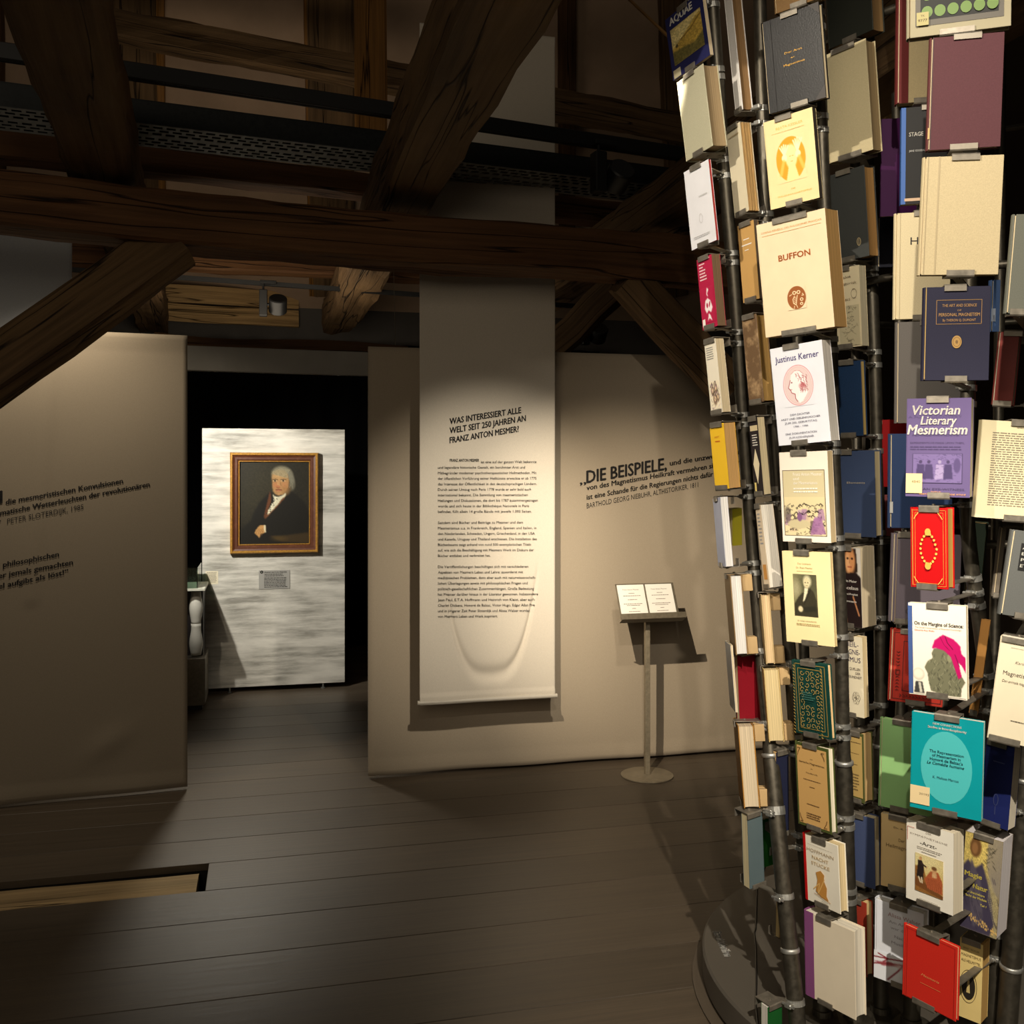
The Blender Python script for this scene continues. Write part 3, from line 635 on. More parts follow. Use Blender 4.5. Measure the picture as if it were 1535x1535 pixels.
mb = MB(); mb.box((-.012, .05, -.03), (.012, .12, -.003), Mt_); part('bracket', mb, SD, le)
for k, (xa, lab) in enumerate(((-.150, 'white booklet on the left half of the lectern'), (-.001, 'white booklet on the right half of the lectern'))):
    rt = Mt_ @ Matrix.Translation((xa, .001, .001))
    bk = thing('booklet', lab, 'booklet', M=rt, group=None)
    mb = MB(); mb.box((0, 0, 0), (.138, .188, .008), rt); part('page_block', mb, mat((210, 204, 190), .8, kind='pages'), bk)
    mb = MB(); mb.box((-.001, -.0005, .008), (.139, .189, .0088), rt); cv_ = part('cover', mb, mat((236, 232, 222), .7), bk)
    mb = MB(); letter(mb, 'Franz Anton Mesmer', .069, .160, .007, .085, rt, .0093)
    for q, (ww, yy) in enumerate(((.03, .145), (.09, .132), (.05, .112), (.10, .090), (.07, .082), (.02, .066), (.06, .05), (.09, .02), (.05, .012))):
        greek(mb, .069-ww/2, yy, .069+ww/2, yy-.007, 1, rt, .0093, q, .01)
    part('lettering', mb, mat((120, 100, 90), .7), cv_)

# ================================================================ the book tree
TC = Vector((1.34, 2.86, 0)); HD = .094
POLE = mat((96, 91, 80), .30, .8, 'metal'); CLIPM = mat((150, 143, 130), .36, .65, 'metal'); CLAMP = mat((190, 190, 184), .3, .8, 'metal')
WOODB = mat((204, 172, 122), .65, kind='timber', c2=(214, 184, 136))
pl = thing('plinth', 'low round black plinth under the book tree with white lettering near its rim', 'plinth', TC)
mb = MB(); mb.lathe(TC, [(.74, 0), (.765, .004), (.765, .012), (.775, .014), (.782, .02), (.782, HD-.006), (.776, HD)], 128); sharp(part('disc', mb, mat((88, 83, 75), .36, kind='plain'), pl, smooth=True), 30)
mb = MB(); mb.lathe(TC, [(.80, 0), (.812, .002), (.812, .006), (.80, .008)], 128); sharp(part('floor_ring', mb, mat((84, 74, 62), .5), pl, smooth=True))
# lettering on the disc
p0 = Vector(((1069-CX)/F, 1, (HY-1397)/F)); p1 = Vector(((1086-CX)/F, 1, (HY-1434)/F))
q0, q1 = [Vector((0, 0, EH))+d*((HD-EH)/d.z) for d in (p0, p1)]
x = (q1-q0); L_ = x.length; x.normalize(); mb = MB(); letter(mb, 'Bitte nicht berühren', 0, 0, .026, L_, frame(q0+Vector((0, 0, .001)), x, UP.cross(x), UP), 0, .05, 'l'); part('lettering', mb, mat((250, 248, 240), .6), pl)
mb = MB(); pts = []
for k, (a, b) in enumerate(((1135, 1330), (1134, 1360), (1133, 1392), (1131, 1398), (1133, 1420), (1134, 1470), (1133, 1505), (1136, 1537), (1140, 1600))):
    d = Vector(((a-CX)/F, 1, (HY-b)/F)); pts.append(Vector((0, 0, EH))+d*((HD+.003-EH)/d.z))
pts = [pts[0]+Vector((.05, .12, 0))]+pts
mb.tube([TC+Vector((-.55, .05, .5))]+pts, .0028, 8); top('cable', mb, mat((8, 8, 8), .4), 'thin black cable running over the plinth towards the viewer', 'cable')

tree = thing('book_tree_frame', 'tall tree-like rack of dark steel tubes with metal clips holding the books', 'book rack', TC+Vector((0, 0, HD)))
POLES = {}
def pole(key, pts, r0=.017, r1=.021):
    """pts: (px, py, Y); the foot is carried down to the plinth"""
    W = [P(*p) for p in pts]; a, b = W[-2], W[-1]
    if b.z > HD: t = (HD-b.z)/(b.z-a.z) if abs(b.z-a.z) > 1e-4 else 0; b2 = b+(b-a)*t; b2.z = HD; W.append(b2)
    # Catmull-Rom
    out = []
    for i in range(len(W)-1):
        q0, q1, q2, q3 = W[max(i-1, 0)], W[i], W[i+1], W[min(i+2, len(W)-1)]
        for k in range(8):
            t = k/8; out.append(.5*((2*q1)+(q2-q0)*t+(2*q0-5*q1+4*q2-q3)*t*t+(3*q1-q0-3*q2+q3)*t**3))
    out.append(W[-1]); rr = [r1 if p.z < .75 else r0 for p in out]
    mb = MB(); mb.tube(out, rr, 18); o = part('tube', mb, POLE, tree, smooth=True); sharp(o, 50); POLES[key] = out
    for zc in (.30, .76):
        q = at_z(key, zc); t = (at_z(key, zc+.05)-q).normalized(); mb = MB(); mb.tube([q-t*.006, q-t*.004, q+t*.004, q+t*.006], [r1+.0005, r1+.003, r1+.003, r1+.0005], 20); part('coupling_ring', mb, CLAMP, tree, smooth=True)
    mb = MB(); mb.lathe((out[-1].x, out[-1].y, HD), [(r1+.03, 0), (r1+.03, .004), (r1+.006, .006), (r1+.004, .02)], 24); part('foot_flange', mb, POLE, tree)
def at_z(key, z):
    o = POLES[key]
    for a, b in zip(o[:-1], o[1:]):
        if a.z >= z >= b.z and a.z != b.z: return a+(b-a)*((a.z-z)/(a.z-b.z))
    return Vector(o[0]) if z > o[0].z else Vector(o[-1])
pole('A', [(1058, -120, 2.62), (1072, 60, 2.64), (1086, 260, 2.68), (1102, 450, 2.70), (1115, 650, 2.72), (1130, 850, 2.72), (1147, 1050, 2.66), (1172, 1300, 2.56), (1192, 1500, 2.50)])
pole('B', [(1136, -120, 2.60), (1142, 120, 2.62), (1150, 350, 2.64), (1160, 650, 2.66), (1178, 900, 2.66), (1200, 1200, 2.64), (1228, 1480, 2.60)])
pole('C', [(1222, -120, 2.52), (1232, 220, 2.54), (1244, 480, 2.55), (1250, 700, 2.55), (1259, 900, 2.55), (1264, 1100, 2.56), (1271, 1350, 2.58), (1278, 1500, 2.58)])
pole('D', [(1290, -120, 2.72), (1304, 350, 2.74), (1313, 600, 2.74), (1319, 900, 2.74), (1321, 1200, 2.70), (1320, 1480, 2.62)])
pole('E', [(1382, -120, 2.62), (1384, 400, 2.62), (1382, 800, 2.62), (1378, 1200, 2.60), (1368, 1480, 2.56)])
pole('F', [(1470, -120, 2.36), (1452, 550, 2.36), (1450, 780, 2.36), (1478, 1010, 2.40), (1496, 1250, 2.46), (1490, 1500, 2.50)])
pole('G', [(1560, -120, 2.42), (1548, 600, 2.42), (1545, 950, 2.42), (1530, 1250, 2.42), (1512, 1500, 2.44)], .018, .024)
pole('H', [(1345, 140, 3.0), (1350, 500, 3.0), (1352, 1000, 2.95), (1345, 1400, 2.85)])
pole('I', [(1420, -120, 3.2), (1418, 500, 3.2), (1412, 1000, 3.1), (1410, 1400, 2.95)])
pole('J', [(1190, -120, 3.35), (1196, 500, 3.3), (1206, 1000, 3.25), (1230, 1330, 3.15)])
pole('K', [(1280, -120, 3.6), (1283, 500, 3.55), (1288, 1000, 3.45), (1292, 1300, 3.35)])
pole('L', [(1500, -120, 3.4), (1498, 500, 3.35), (1490, 1000, 3.25), (1480, 1400, 3.1)])
# crossed inner stays, and cross rings tying the tubes together
for z, r in ((.62, .60), (1.32, .66), (2.02, .74), (2.7, .82)):
    mb = MB(); c = TC+Vector((.08, .12, z)); n = 40
    mb.tube([c+Vector((math.cos(2*math.pi*k/n)*r*.72, math.sin(2*math.pi*k/n)*r*.72, 0)) for k in range(n+1)], .011, 8, False); part('tie_ring', mb, POLE, tree, smooth=True)

# ---------------------------------------------------------------- one book
def clamp_ring(key, z):
    q = at_z(key, z); t = (at_z(key, z+.05)-q).normalized() if z < 3 else UP; r = .0195 if z > .75 else .0235
    mb = MB(); mb.tube([q-t*.007, q+t*.007], r, 20); X = frame(q, Vector((-.8, -.6, 0)), Vector((.6, -.8, 0)), UP)
    mb.chbox((r-.002, -.008, -.006), (r+.012, .012, .006), .002, X); mb.tube([X @ Vector((r+.006, -.016, 0)), X @ Vector((r+.006, .018, 0))], .0035, 8)
    part('hose_clamp', mb, CLAMP, tree, smooth=False)
BOOKS = []
def book(lab, col, x, y, Y, yaw, t=None, xE=None, roll=0, lean=4, w=None, style='hard', pole_=None, back=False, spine=None, page=(226, 208, 170), deco=(), clip=(.5, .5), cat='book', ck='linen', coff=0, blocks=False, spw=0, name=None, cw=.044, rough=.6):
    """x=(left,right), y=(top,bottom) of the front cover in pixels at depth Y -> real position and size; yaw<0 faces left"""
    q = R(yaw); d = Vector((math.cos(q), math.sin(q), 0)); nh = Vector((math.sin(q), -math.cos(q), 0))
    if w is None:
        xm = (x[0]+x[1])/2; C = P(xm, (y[0]+y[1])/2, Y)
        def sx(px): a = (px-CX)/F; return (a*C.y-C.x)/(d.x-a*d.y)
        sL, sR = sx(x[0]), sx(x[1]); C = C+d*((sL+sR)/2); w = sR-sL; hY = Y
    else:
        Rr = P(x[1], (y[0]+y[1])/2, Y); C = Rr-d*(w/2); hY = Y
    h = (y[1]-y[0])/F*hY
    if xE is not None and t is None:
        e = (C+d*(w/2)) if xE > x[1] else (C-d*(w/2)); a = (xE-CX)/F; m_ = -nh; t = abs((a*e.y-e.x)/(m_.x-a*m_.y))
        t = max(.006, min(.085, t))
    t = t or .02
    ln = R(lean); u = (UP*math.cos(ln)+nh*math.sin(ln)).normalized(); n = d.cross(u).normalized(); n = n if n.dot(nh) > 0 else -n
    rl = R(roll); dd = d*math.cos(rl)+u*math.sin(rl)*-1; uu = u*math.cos(rl)+d*math.sin(rl)
    M = frame(C, dd, uu, n)
    B = M.copy(); B.translation = M @ Vector((0, -h/2, -t/2))
    o = thing(name or 'book', lab, cat, M=B)
    cm = mat(col, rough, kind=ck) if ck else mat(col, rough); pm = mat(page, .8, kind='pages'); sm = mat(spine, rough, kind=ck) if spine else cm
    hw, hh = w/2, h/2; sg = -1 if not back else 1            # spine side
    if style == 'hard':
        bt = .0026; sx0 = -hw if not back else hw
        mb = MB(); mb.chbox((-hw+(0 if back else .004), -hh, -bt), (hw-(.004 if back else 0), hh, 0), .0007, M)
        fc = part('front_cover', mb, cm, o)
        mb = MB(); mb.chbox((-hw+(0 if back else .004), -hh, -t), (hw-(.004 if back else 0), hh, -t+bt), .0007, M); part('back_cover', mb, cm, o)
        mb = MB(); prof = []
        for k in range(9):
            a = math.pi*k/8; prof.append((sx0+sg*(.0045*math.sin(a)-.001), -t/2+(t/2-.0004)*math.cos(a)))
        inn = [(sx0-sg*.0022+sg*(.0045*math.sin(math.pi*k/8)), -t/2+(t/2-.003)*math.cos(math.pi*k/8)) for k in range(8, -1, -1)]
        ring_ = prof+inn; N_ = len(ring_)
        vs = [M @ Vector((a, yy, b)) for yy in (-hh, hh) for a, b in ring_]
        mb.add(vs, [tuple(range(N_)), tuple(range(N_, 2*N_))[::-1]]+[(i, (i+1) % N_, N_+(i+1) % N_, N_+i) for i in range(N_)]); part('spine', mb, sm, o, smooth=False)
        if spw:                                              # cloth strip of the spine wrapping on the cover
            mb = MB(); a0 = -hw+.0035 if not back else hw-spw; mb.box((a0, -hh-.0002, -.001), (a0+spw, hh+.0002, .0005), M); part('spine_wrap', mb, sm, fc)
        ins = .0028; pz0, pz1 = -t+bt, -bt
    else:
        bt = .0006; mb = MB(); mb.box((-hw, -hh, -bt), (hw, hh, 0), M); fc = part('front_cover', mb, cm, o)
        mb = MB(); mb.box((-hw, -hh, -t), (hw, hh, -t+bt), M); part('back_cover', mb, cm, o)
        mb = MB(); a0 = -hw if not back else hw; mb.box((a0-.0007, -hh, -t), (a0+.0007, hh, 0), M); part('spine', mb, sm, o)
        ins = .0006; pz0, pz1 = -t+bt, -bt
    # page block with a slightly hollow fore-edge
    fx = (hw-ins) if not back else -(hw-ins); bx = (-hw+.001) if not back else hw-.001; k_ = 6; pr = [(bx, pz0), (bx, pz1)]
    hol = .0035 if style == 'hard' else 0
    if style == 'rough':
        nn = 9
        for k in range(nn): 
            za, zb = pz1+(pz0-pz1)*k/nn, pz1+(pz0-pz1)*(k+1)/nn; e_ = random.uniform(-.002, .003); pr += [(fx-.004, za), (fx+e_, za*.8+zb*.2), (fx+e_, za*.2+zb*.8)]
    else:
        for k in range(k_+1): a = k/k_; pr.append((fx-(1 if not back else -1)*hol*math.sin(a*math.pi), pz1+(pz0-pz1)*a))
    mb = MB(); N_ = len(pr); vs = [M @ Vector((a, yy, b)) for yy in (-hh+ins, hh-ins) for a, b in pr]
    mb.add(vs, [tuple(range(N_)), tuple(range(N_, 2*N_))[::-1]]+[(i, (i+1) % N_, N_+(i+1) % N_, N_+i) for i in range(N_)])
    pb_ = part('page_block', mb, pm, o)
    # prints
    zc = .0009 if style == 'hard' else .0005
    for dc_ in deco:
        k = dc_[0]; X = lambda a: -hw+a*w; Yy = lambda a: hh-a*h; zc += .00022
        mb = MB()
        if k == 't':
            _, s, u_, v_, hf, c_, wf = dc_[:7]; kw = dc_[7] if len(dc_) > 7 else {}
            sl = kw.get('slope', 0)
            letter(mb, s, X(u_), Yy(v_), hf*h, wf*w if wf else None, M, zc, kw.get('b', .0), kw.get('al', 'c'), kw.get('sh', 0), sl); 
            if mb.v: part('lettering', mb, mat(c_, kw.get('r', .6), kw.get('m', 0)), fc)
        elif k == 'r': mb.flat([(X(dc_[1]), Yy(dc_[2])), (X(dc_[3]), Yy(dc_[2])), (X(dc_[3]), Yy(dc_[4])), (X(dc_[1]), Yy(dc_[4]))], zc, M); part(dc_[6] if len(dc_) > 6 else 'printed_block', mb, mat(dc_[5], .6), fc)
        elif k == 'f':
            _, a0, b0, a1, b1, c_, th = dc_; th *= w
            for (p, q_, r_, s_) in ((X(a0), Yy(b0), X(a1), Yy(b0)-th), (X(a0), Yy(b1)+th, X(a1), Yy(b1)), (X(a0), Yy(b0), X(a0)+th, Yy(b1)), (X(a1)-th, Yy(b0), X(a1), Yy(b1))):
                mb.flat([(p, q_), (r_, q_), (r_, s_), (p, s_)], zc, M)
            part('printed_frame', mb, mat(c_, .5), fc)
        elif k in 'eo':
            _, cu, cv_, ru, rv, c_ = dc_[:6]; pts = [(X(cu)+ru*w*math.cos(a*math.pi/16), Yy(cv_)+rv*h*math.sin(a*math.pi/16)) for a in range(32)]
            if k == 'e': mb.flat(pts, zc, M)
            else:
                th = dc_[6]; p2 = [(X(cu)+(ru-th)*w*math.cos(a*math.pi/16), Yy(cv_)+(rv*h-th*w)*math.sin(a*math.pi/16)) for a in range(32)]
                mb.add([M @ Vector((a, b, zc)) for a, b in pts+p2], [(i, (i+1) % 32, 32+(i+1) % 32, 32+i) for i in range(32)])
            part('emblem', mb, mat(c_, .5), fc)
        elif k == 'p': mb.flat([(X(a), Yy(b)) for a, b in dc_[1]], zc, M); part('emblem', mb, mat(dc_[2], .55), fc)
        elif k == 'l':                                       # drawn line
            pts, c_, th = dc_[1], dc_[2], dc_[3]*w
            for (a0, b0), (a1, b1) in zip(pts[:-1], pts[1:]):
                A_, B_ = Vector((X(a0), Yy(b0))), Vector((X(a1), Yy(b1))); t_ = (B_-A_); 
                if t_.length < 1e-6: continue
                t_.normalize(); n_ = Vector((-t_.y, t_.x))*th/2
                mb.flat([tuple(A_+n_), tuple(B_+n_), tuple(B_-n_), tuple(A_-n_)], zc, M)
            part('ornament', mb, mat(c_, .5), fc)
        elif k == 'g': greek(mb, X(dc_[1]), Yy(dc_[2]), X(dc_[3]), Yy(dc_[4]), dc_[5], M, zc, len(lab), dc_[7] if len(dc_) > 7 else .12); part('text_lines', mb, mat(dc_[6], .7), fc)
        elif k == 'c': picture('cover_picture', dc_[5], X(dc_[1]), Yy(dc_[2]), X(dc_[3]), Yy(dc_[4]), zc, M, fc)
    # clips above and below, joined to the tube behind
    for side, cu in ((1, clip[0]), (-1, clip[1])):
        if cu is None: continue
        cx_ = -hw+cu*w; e = side*hh; cwid = min(cw, w*.9)/2; dep = t+.022; g = side*.0012
        lip = [(e+g, .0025), (e+side*.0035, .0022), (e+side*.003, -.002), (e+g, -dep), (e+g-side*.02, -dep), (e+g-side*.02, -dep-.002), (e+side*.0028, -dep-.002), (e+side*.0052, -.001), (e+side*.005, .003), (e+side*.002, .0048), (e-side*.0095, .0048), (e-side*.0100, .0030), (e-side*.0095, .0022), (e+g, .0025)]
        mb = MB(); N_ = len(lip); vs = [M @ Vector((xx, a, b)) for xx in (cx_-cwid, cx_+cwid) for a, b in lip]
        mb.add(vs, [tuple(range(N_))[::-1], tuple(range(N_, 2*N_))]+[(i, (i+1) % N_, N_+(i+1) % N_, N_+i) for i in range(N_)])
        if pole_:
            zq = (M @ Vector((cx_, e, -dep))).z; 
            if zq > HD+.05:
                a_ = M @ Vector((cx_, e+side*.002, -dep+.012)); b_ = at_z(pole_, zq)
                if (a_-b_).length < .5:
                    tt = (b_-a_).normalized(); s_ = tt.cross(UP).normalized(); Mx = frame(a_, tt, s_, tt.cross(s_)); mb.box((0, -.009, -.0015), ((b_-a_).length, .009, .0015), Mx)
                    clamp_ring(pole_, zq)
        mb.tube([M @ Vector((cx_, e+side*.0045, -t*.5-.004)), M @ Vector((cx_, e+side*.0075, -t*.5-.004))], .0035, 10)
        part('book_clip', mb, CLIPM, tree)
        if blocks:
            for bx_ in (-.006, .02):
                mb = MB(); p_ = M @ Vector((hw-.03-bx_, e-side*.022, -t-.014)); Mb = M.copy(); Mb.translation = p_
                mb.chbox((-.011, -.022, -.014), (.011, .022, .012), .0012, Mb); mb.uvw = [tuple((Mb.inverted() @ v)[i]*(1, 1, 1)[i] for i in (1, 0, 2)) for v in mb.v]; part('wood_block', mb, WOODB, tree)
    BOOKS.append(o); return o

# ================================================================ the books
GOLD = (206, 160, 74); W_ = (236, 232, 222); K_ = (30, 26, 26)
def scene_cv(kind, W=64, H=80):
    asp = H/W
    if kind == 'landscape':
        c = Cv(W, H, (190, 170, 104), asp); c.ell(.4, .25, .7, .3, (212, 194, 132), 1.2); c.poly([(0, 1), (0, .55), (.3, .42), (.55, .28), (.8, .12), (1, .08), (1, 1)], (176, 146, 66), 2)
        c.poly([(0, 1), (0, .62), (.35, .66), (.7, .74), (1, .6), (1, 1)], (104, 96, 52), 2); c.line([(.3, .42), (.62, .34), (1, .12)], (110, 84, 40), .02); c.ell(.16, .52, .04, .05, (70, 60, 40), .6); c.noise(.3, 2, 2)
    elif kind == 'portrait':
        c = Cv(W, H, (122, 118, 84), asp); c.ell(.8, .2, .5, .4, (86, 84, 62), 1); c.ell(.1, .35, .2, .2, (160, 154, 120), 1)
        c.poly([(0, 1), (.02, .72), (.2, .55), (.36, .45), (.5, .42), (.72, .33), (.86, .42), (.96, .6), (1, 1)], (56, 52, 38), 2); c.ell(.6, .17, .17, .14, (200, 194, 158), .5); c.ell(.57, .21, .12, .12, (214, 202, 160), .5)
        for e in (.52, .63): c.ell(e, .20, .025, .012, (70, 60, 44), .6)
        c.line([(.54, .27), (.61, .27)], (110, 90, 64), .008); c.poly([(.48, .32), (.62, .33), (.60, .42), (.46, .62), (.38, .66), (.44, .48)], (226, 218, 184), 1)
        c.line([(.72, .36), (.62, .5), (.42, .72)], (34, 32, 24), .012); c.ell(.27, .83, .10, .07, (216, 204, 164), .5); c.poly([(.4, .78), (.9, .74), (.95, .86), (.45, .9)], (44, 42, 32), 2); c.noise(.15, 4)
    elif kind == 'group':                                     # old caricature of a company round a tub
        c = Cv(W, H, (218, 204, 160), asp); r = random.Random(5)
        for k in range(9):
            x = .1+.1*k; y = .30+.16*math.sin(k*1.3)+.1; c.ell(x, y, .045, .05, (226, 208, 160), .4); c.line([(x-.04, y-.05), (x, y-.09), (x+.05, y-.04)], (60, 48, 40), .012)
            c.poly([(x-.06, y+.05), (x+.06, y+.05), (x+.1, y+.34), (x-.09, y+.34)], ((160, 120, 158), (206, 186, 150), (92, 78, 74), (188, 160, 176))[k % 4], 1, .8)
        for k in range(110):
            x, y = r.random(), .2+.75*r.random(); c.line([(x, y), (x+r.uniform(-.05, .05), y+r.uniform(-.04, .05)), (x+r.uniform(-.07, .07), y+.03)], (40, 32, 32), .006, .95)
        c.ell(.35, .70, .28, .12, (196, 184, 146), .2); c.ell(.38, .52, .06, .11, (128, 88, 128), .3); c.poly([(.72, .55), (.9, .5), (1, .95), (.62, .98)], (152, 104, 152), 1, .85); c.ell(.08, .45, .08, .2, (96, 88, 80), .4, .7)
    elif kind == 'gentle':                                    # two figures, standing and seated
        c = Cv(W, H, (214, 190, 120), asp); c.ell(.3, .1, .8, .3, (228, 214, 156), 1); c.poly([(0, 1), (0, .35), (.3, .3), (.45, .75), (1, .9), (1, 1)], (146, 100, 50), 2); c.poly([(0, .62), (1, .92), (1, 1), (0, .86)], (120, 76, 40), 1)
        c.poly([(.1, .18), (.24, .16), (.32, .3), (.30, .66), (.06, .62), (.10, .3)], (44, 34, 30), 1); c.ell(.2, .12, .055, .05, (206, 160, 108), .4); c.line([(.22, .24), (.40, .30)], (60, 46, 40), .03); c.ell(.42, .31, .025, .02, (210, 164, 112), .5); c.line([(.14, .62), (.2, .74)], (226, 212, 180), .03); c.line([(.24, .62), (.26, .74)], (226, 212, 180), .03)
        c.poly([(.56, .36), (.82, .34), (.96, .55), (.98, .88), (.45, .84), (.34, .62)], (176, 92, 56), 1); c.ell(.68, .33, .09, .08, (204, 158, 110), .4); c.ell(.68, .27, .09, .05, (120, 84, 50), .5); c.poly([(.6, .4), (.78, .38), (.78, .5), (.6, .52)], (214, 172, 124), 1); c.noise(.2, 6)
        for k in range(8): c.line([(.5+.05*k, .56), (.42+.07*k, .84)], (122, 56, 34), .008, .6)
    elif kind == 'medallion':
        c = Cv(W, H, (232, 234, 242), asp); c.ell(.5, .5, .48, .48, (214, 120, 122), .03); c.ell(.5, .5, .465, .465, (240, 232, 232), .03); c.ell(.5, .5, .44, .445, (222, 170, 170), .03); c.ell(.5, .5, .43, .435, (228, 206, 204), .03)
        c.poly([(.26, .36), (.30, .22), (.42, .15), (.58, .16), (.70, .26), (.76, .42), (.80, .56), (.70, .60), (.60, .62), (.56, .74), (.44, .88), (.36, .80), (.38, .70), (.27, .66), (.25, .60), (.18, .54), (.22, .46)], (244, 240, 238), 1)
        c.poly([(.44, .80), (.56, .62), (.82, .66), (.62, .88), (.50, .93)], (248, 246, 244), 1)
        r = random.Random(2)
        for k in range(40):
            x, y = r.uniform(.42, .78), r.uniform(.2, .62); c.line([(x, y), (x+.04, y+.03), (x+.02, y+.07)], (166, 66, 72), .007, .8)
        c.ell(.64, .52, .10, .06, (176, 74, 80), 1, .7)
        c.line([(.26, .36), (.22, .46), (.18, .54), (.25, .60), (.27, .66), (.38, .70), (.38, .80), (.44, .88)], (160, 56, 62), .012); c.ell(.30, .42, .025, .015, (130, 40, 46), .6); c.line([(.24, .58), (.30, .585)], (160, 60, 66), .007); c.line([(.3, .22), (.42, .15), (.58, .16), (.70, .26)], (196, 110, 112), .006)
    elif kind == 'glyphs':                                    # white shapes on the crimson paperback
        c = Cv(W, H, (176, 34, 70), asp)
        for p in ([(.5, .02), (.62, .1), (.5, .2), (.56, .3), (.42, .22)], [(.3, .38), (.5, .32), (.7, .4), (.84, .6), (.7, .74), (.5, .66), (.34, .74), (.2, .6)], [(.5, .74), (.62, .8), (.74, .97), (.52, .88), (.36, .95)]): c.poly(p, (238, 228, 226), 1)
        c.ell(.42, .52, .07, .07, (176, 34, 70), .2); c.ell(.62, .5, .05, .09, (176, 34, 70), .2, rot=30)
    elif kind == 'bust':                                      # grey bust with a headscarf, looking down
        c = Cv(W, H, (240, 232, 214), asp)
        g = [(.40, .25), (.36, .33), (.38, .40), (.28, .46), (.22, .56), (.28, .66), (.30, .80), (.34, .93), (.60, .98), (.90, .98), (.92, .84), (.99, .74), (.90, .62), (.84, .46), (.80, .28), (.62, .2)]
        c.poly(g, (112, 112, 88), 1); r = random.Random(4)
        for k in range(150):
            x, y = r.uniform(.27, .92), r.uniform(.27, .95); c.line([(x, y), (x+r.uniform(-.04, .04), y+.04)], ((66, 66, 52), (160, 160, 130), (50, 50, 42))[k % 3], .007, .55)
        full = Cv(W, H, (240, 232, 214), asp); m = Cv(W, H, (0, 0, 0), asp); m.poly(g, (255, 255, 255), 1); k_ = m.a[..., :1]/255; c.a = c.a*k_+full.a*(1-k_)
        c.ell(.70, .38, .045, .07, (140, 138, 108), .3); c.poly([(.37, .25), (.42, .12), (.58, .02), (.78, .08), (.90, .18), (.92, .30), (1, .36), (1, .60), (.92, .48), (.86, .44), (.92, .66), (.86, .70), (.78, .50), (.72, .36), (.60, .27), (.46, .24)], (186, 6, 96), 1)
        c.line([(.62, .04), (.66, .14), (.76, .24)], (96, 0, 50), .008); c.line([(.52, .05), (.60, .18), (.70, .26)], (120, 0, 60), .006); c.line([(.80, .32), (.88, .5)], (104, 0, 54), .008)
        c.ell(.11, .68, .115, .10, (206, 200, 180), .12); c.ell(.11, .67, .09, .075, (232, 226, 208), .5); c.poly([(.05, .80), (.18, .80), (.22, .98), (.02, .98)], (60, 60, 58), 1); c.poly([(.10, .81), (.15, .81), (.18, .97), (.13, .97)], (200, 196, 180), 1)
    elif kind == 'face':                                      # face above a black garment
        c = Cv(W, H, (206, 200, 190), asp); c.poly([(.22, .02), (.8, .02), (.86, .30), (.7, .34), (.2, .36)], (44, 28, 20), 1); c.ell(.52, .17, .24, .17, (206, 142, 90), .4); c.ell(.42, .20, .1, .12, (226, 170, 118), .8)
        for e in (.42, .62): c.ell(e, .145, .05, .012, (40, 24, 18), .6)
        c.line([(.52, .14), (.50, .20)], (150, 92, 60), .02, .6); c.line([(.42, .25), (.58, .25)], (150, 60, 44), .02, .8); c.poly([(0, .42), (.2, .33), (.8, .32), (1, .38), (1, 1), (0, 1)], (34, 22, 22), 1); c.line([(.62, .62), (.86, .84)], (196, 132, 88), .04, .9); c.ell(.2, .93, .12, .08, (200, 136, 90), .6)
    elif kind == 'plate':                                     # engraving in violet tones
        c = Cv(W, H, (112, 96, 146), asp); r = random.Random(9)
        for x, col in ((.16, 0), (.33, 0), (.55, 1), (.72, 0)):
            c.poly([(x-.07, .36), (x+.07, .36), (x+.10, .86), (x-.10, .88)], (58, 46, 88) if not col else (160, 146, 184), 1, .85); c.ell(x, .28, .035, .06, (150, 138, 172) if col else (66, 54, 92), .4)
        for k in range(90): x, y = r.random(), r.random(); c.line([(x, y), (x+.06, y+r.uniform(-.06, .06))], (66, 54, 96), .005, .5)
        c.ell(.9, .4, .07, .25, (80, 66, 112), .3)
    elif kind == 'magic':
        c = Cv(W, H, (150, 138, 100), asp); c.ell(.35, .12, .55, .3, (206, 184, 104), .6); c.noise(.35, 3); c.ell(.30, .14, .15, .10, (112, 78, 44), .3); c.ell(.28, .15, .08, .06, (150, 108, 66), .5)
        c.poly([(0, .35), (.12, .28), (.3, .36), (.5, .28), (.75, .55), (.9, .85), (.8, 1), (0, 1)], (64, 58, 78), 2); c.poly([(.2, .26), (.5, .48), (.62, .9), (.35, .95), (.2, .6)], (84, 78, 92), 2); c.poly([(.62, 0), (1, 0), (1, .60), (.80, .52), (.62, .3)], (140, 132, 122), 3, .8)
        r = random.Random(3)
        for k in range(70): x = r.random(); c.ell(x, .82+.13*x+r.uniform(-.03, .03), .014, .010, (214, 176, 104), .5)
        for k in range(24): x, y = r.uniform(.45, .8), r.uniform(.1, .3); c.line([(x, y), (x+.08, y+r.uniform(-.04, .04))], (60, 56, 44), .008, .7)
        for k in range(12): c.line([(.70, .40+.02*k), (.96, .62+.03*k)], (196, 186, 140), .006, .5)
        for k in range(40): x, y = r.random(), r.uniform(.4, .95); c.line([(x, y), (x+.05, y+.05)], (46, 42, 60), .012, .5)
    elif kind == 'people':
        c = Cv(W, H, (232, 220, 194), asp); r = random.Random(8)
        for x, y, s in ((.25, .35, .16), (.6, .28, .16), (.45, .65, .2), (.75, .6, .14)):
            c.ell(x, y, s, s, (110, 84, 64), .5, .8); c.ell(x, y-.02, s*.5, s*.5, (222, 196, 160), .4); c.line([(x-s, y-.15), (x, y-.28), (x+s*.5, y-.1)], (70, 50, 42), .03)
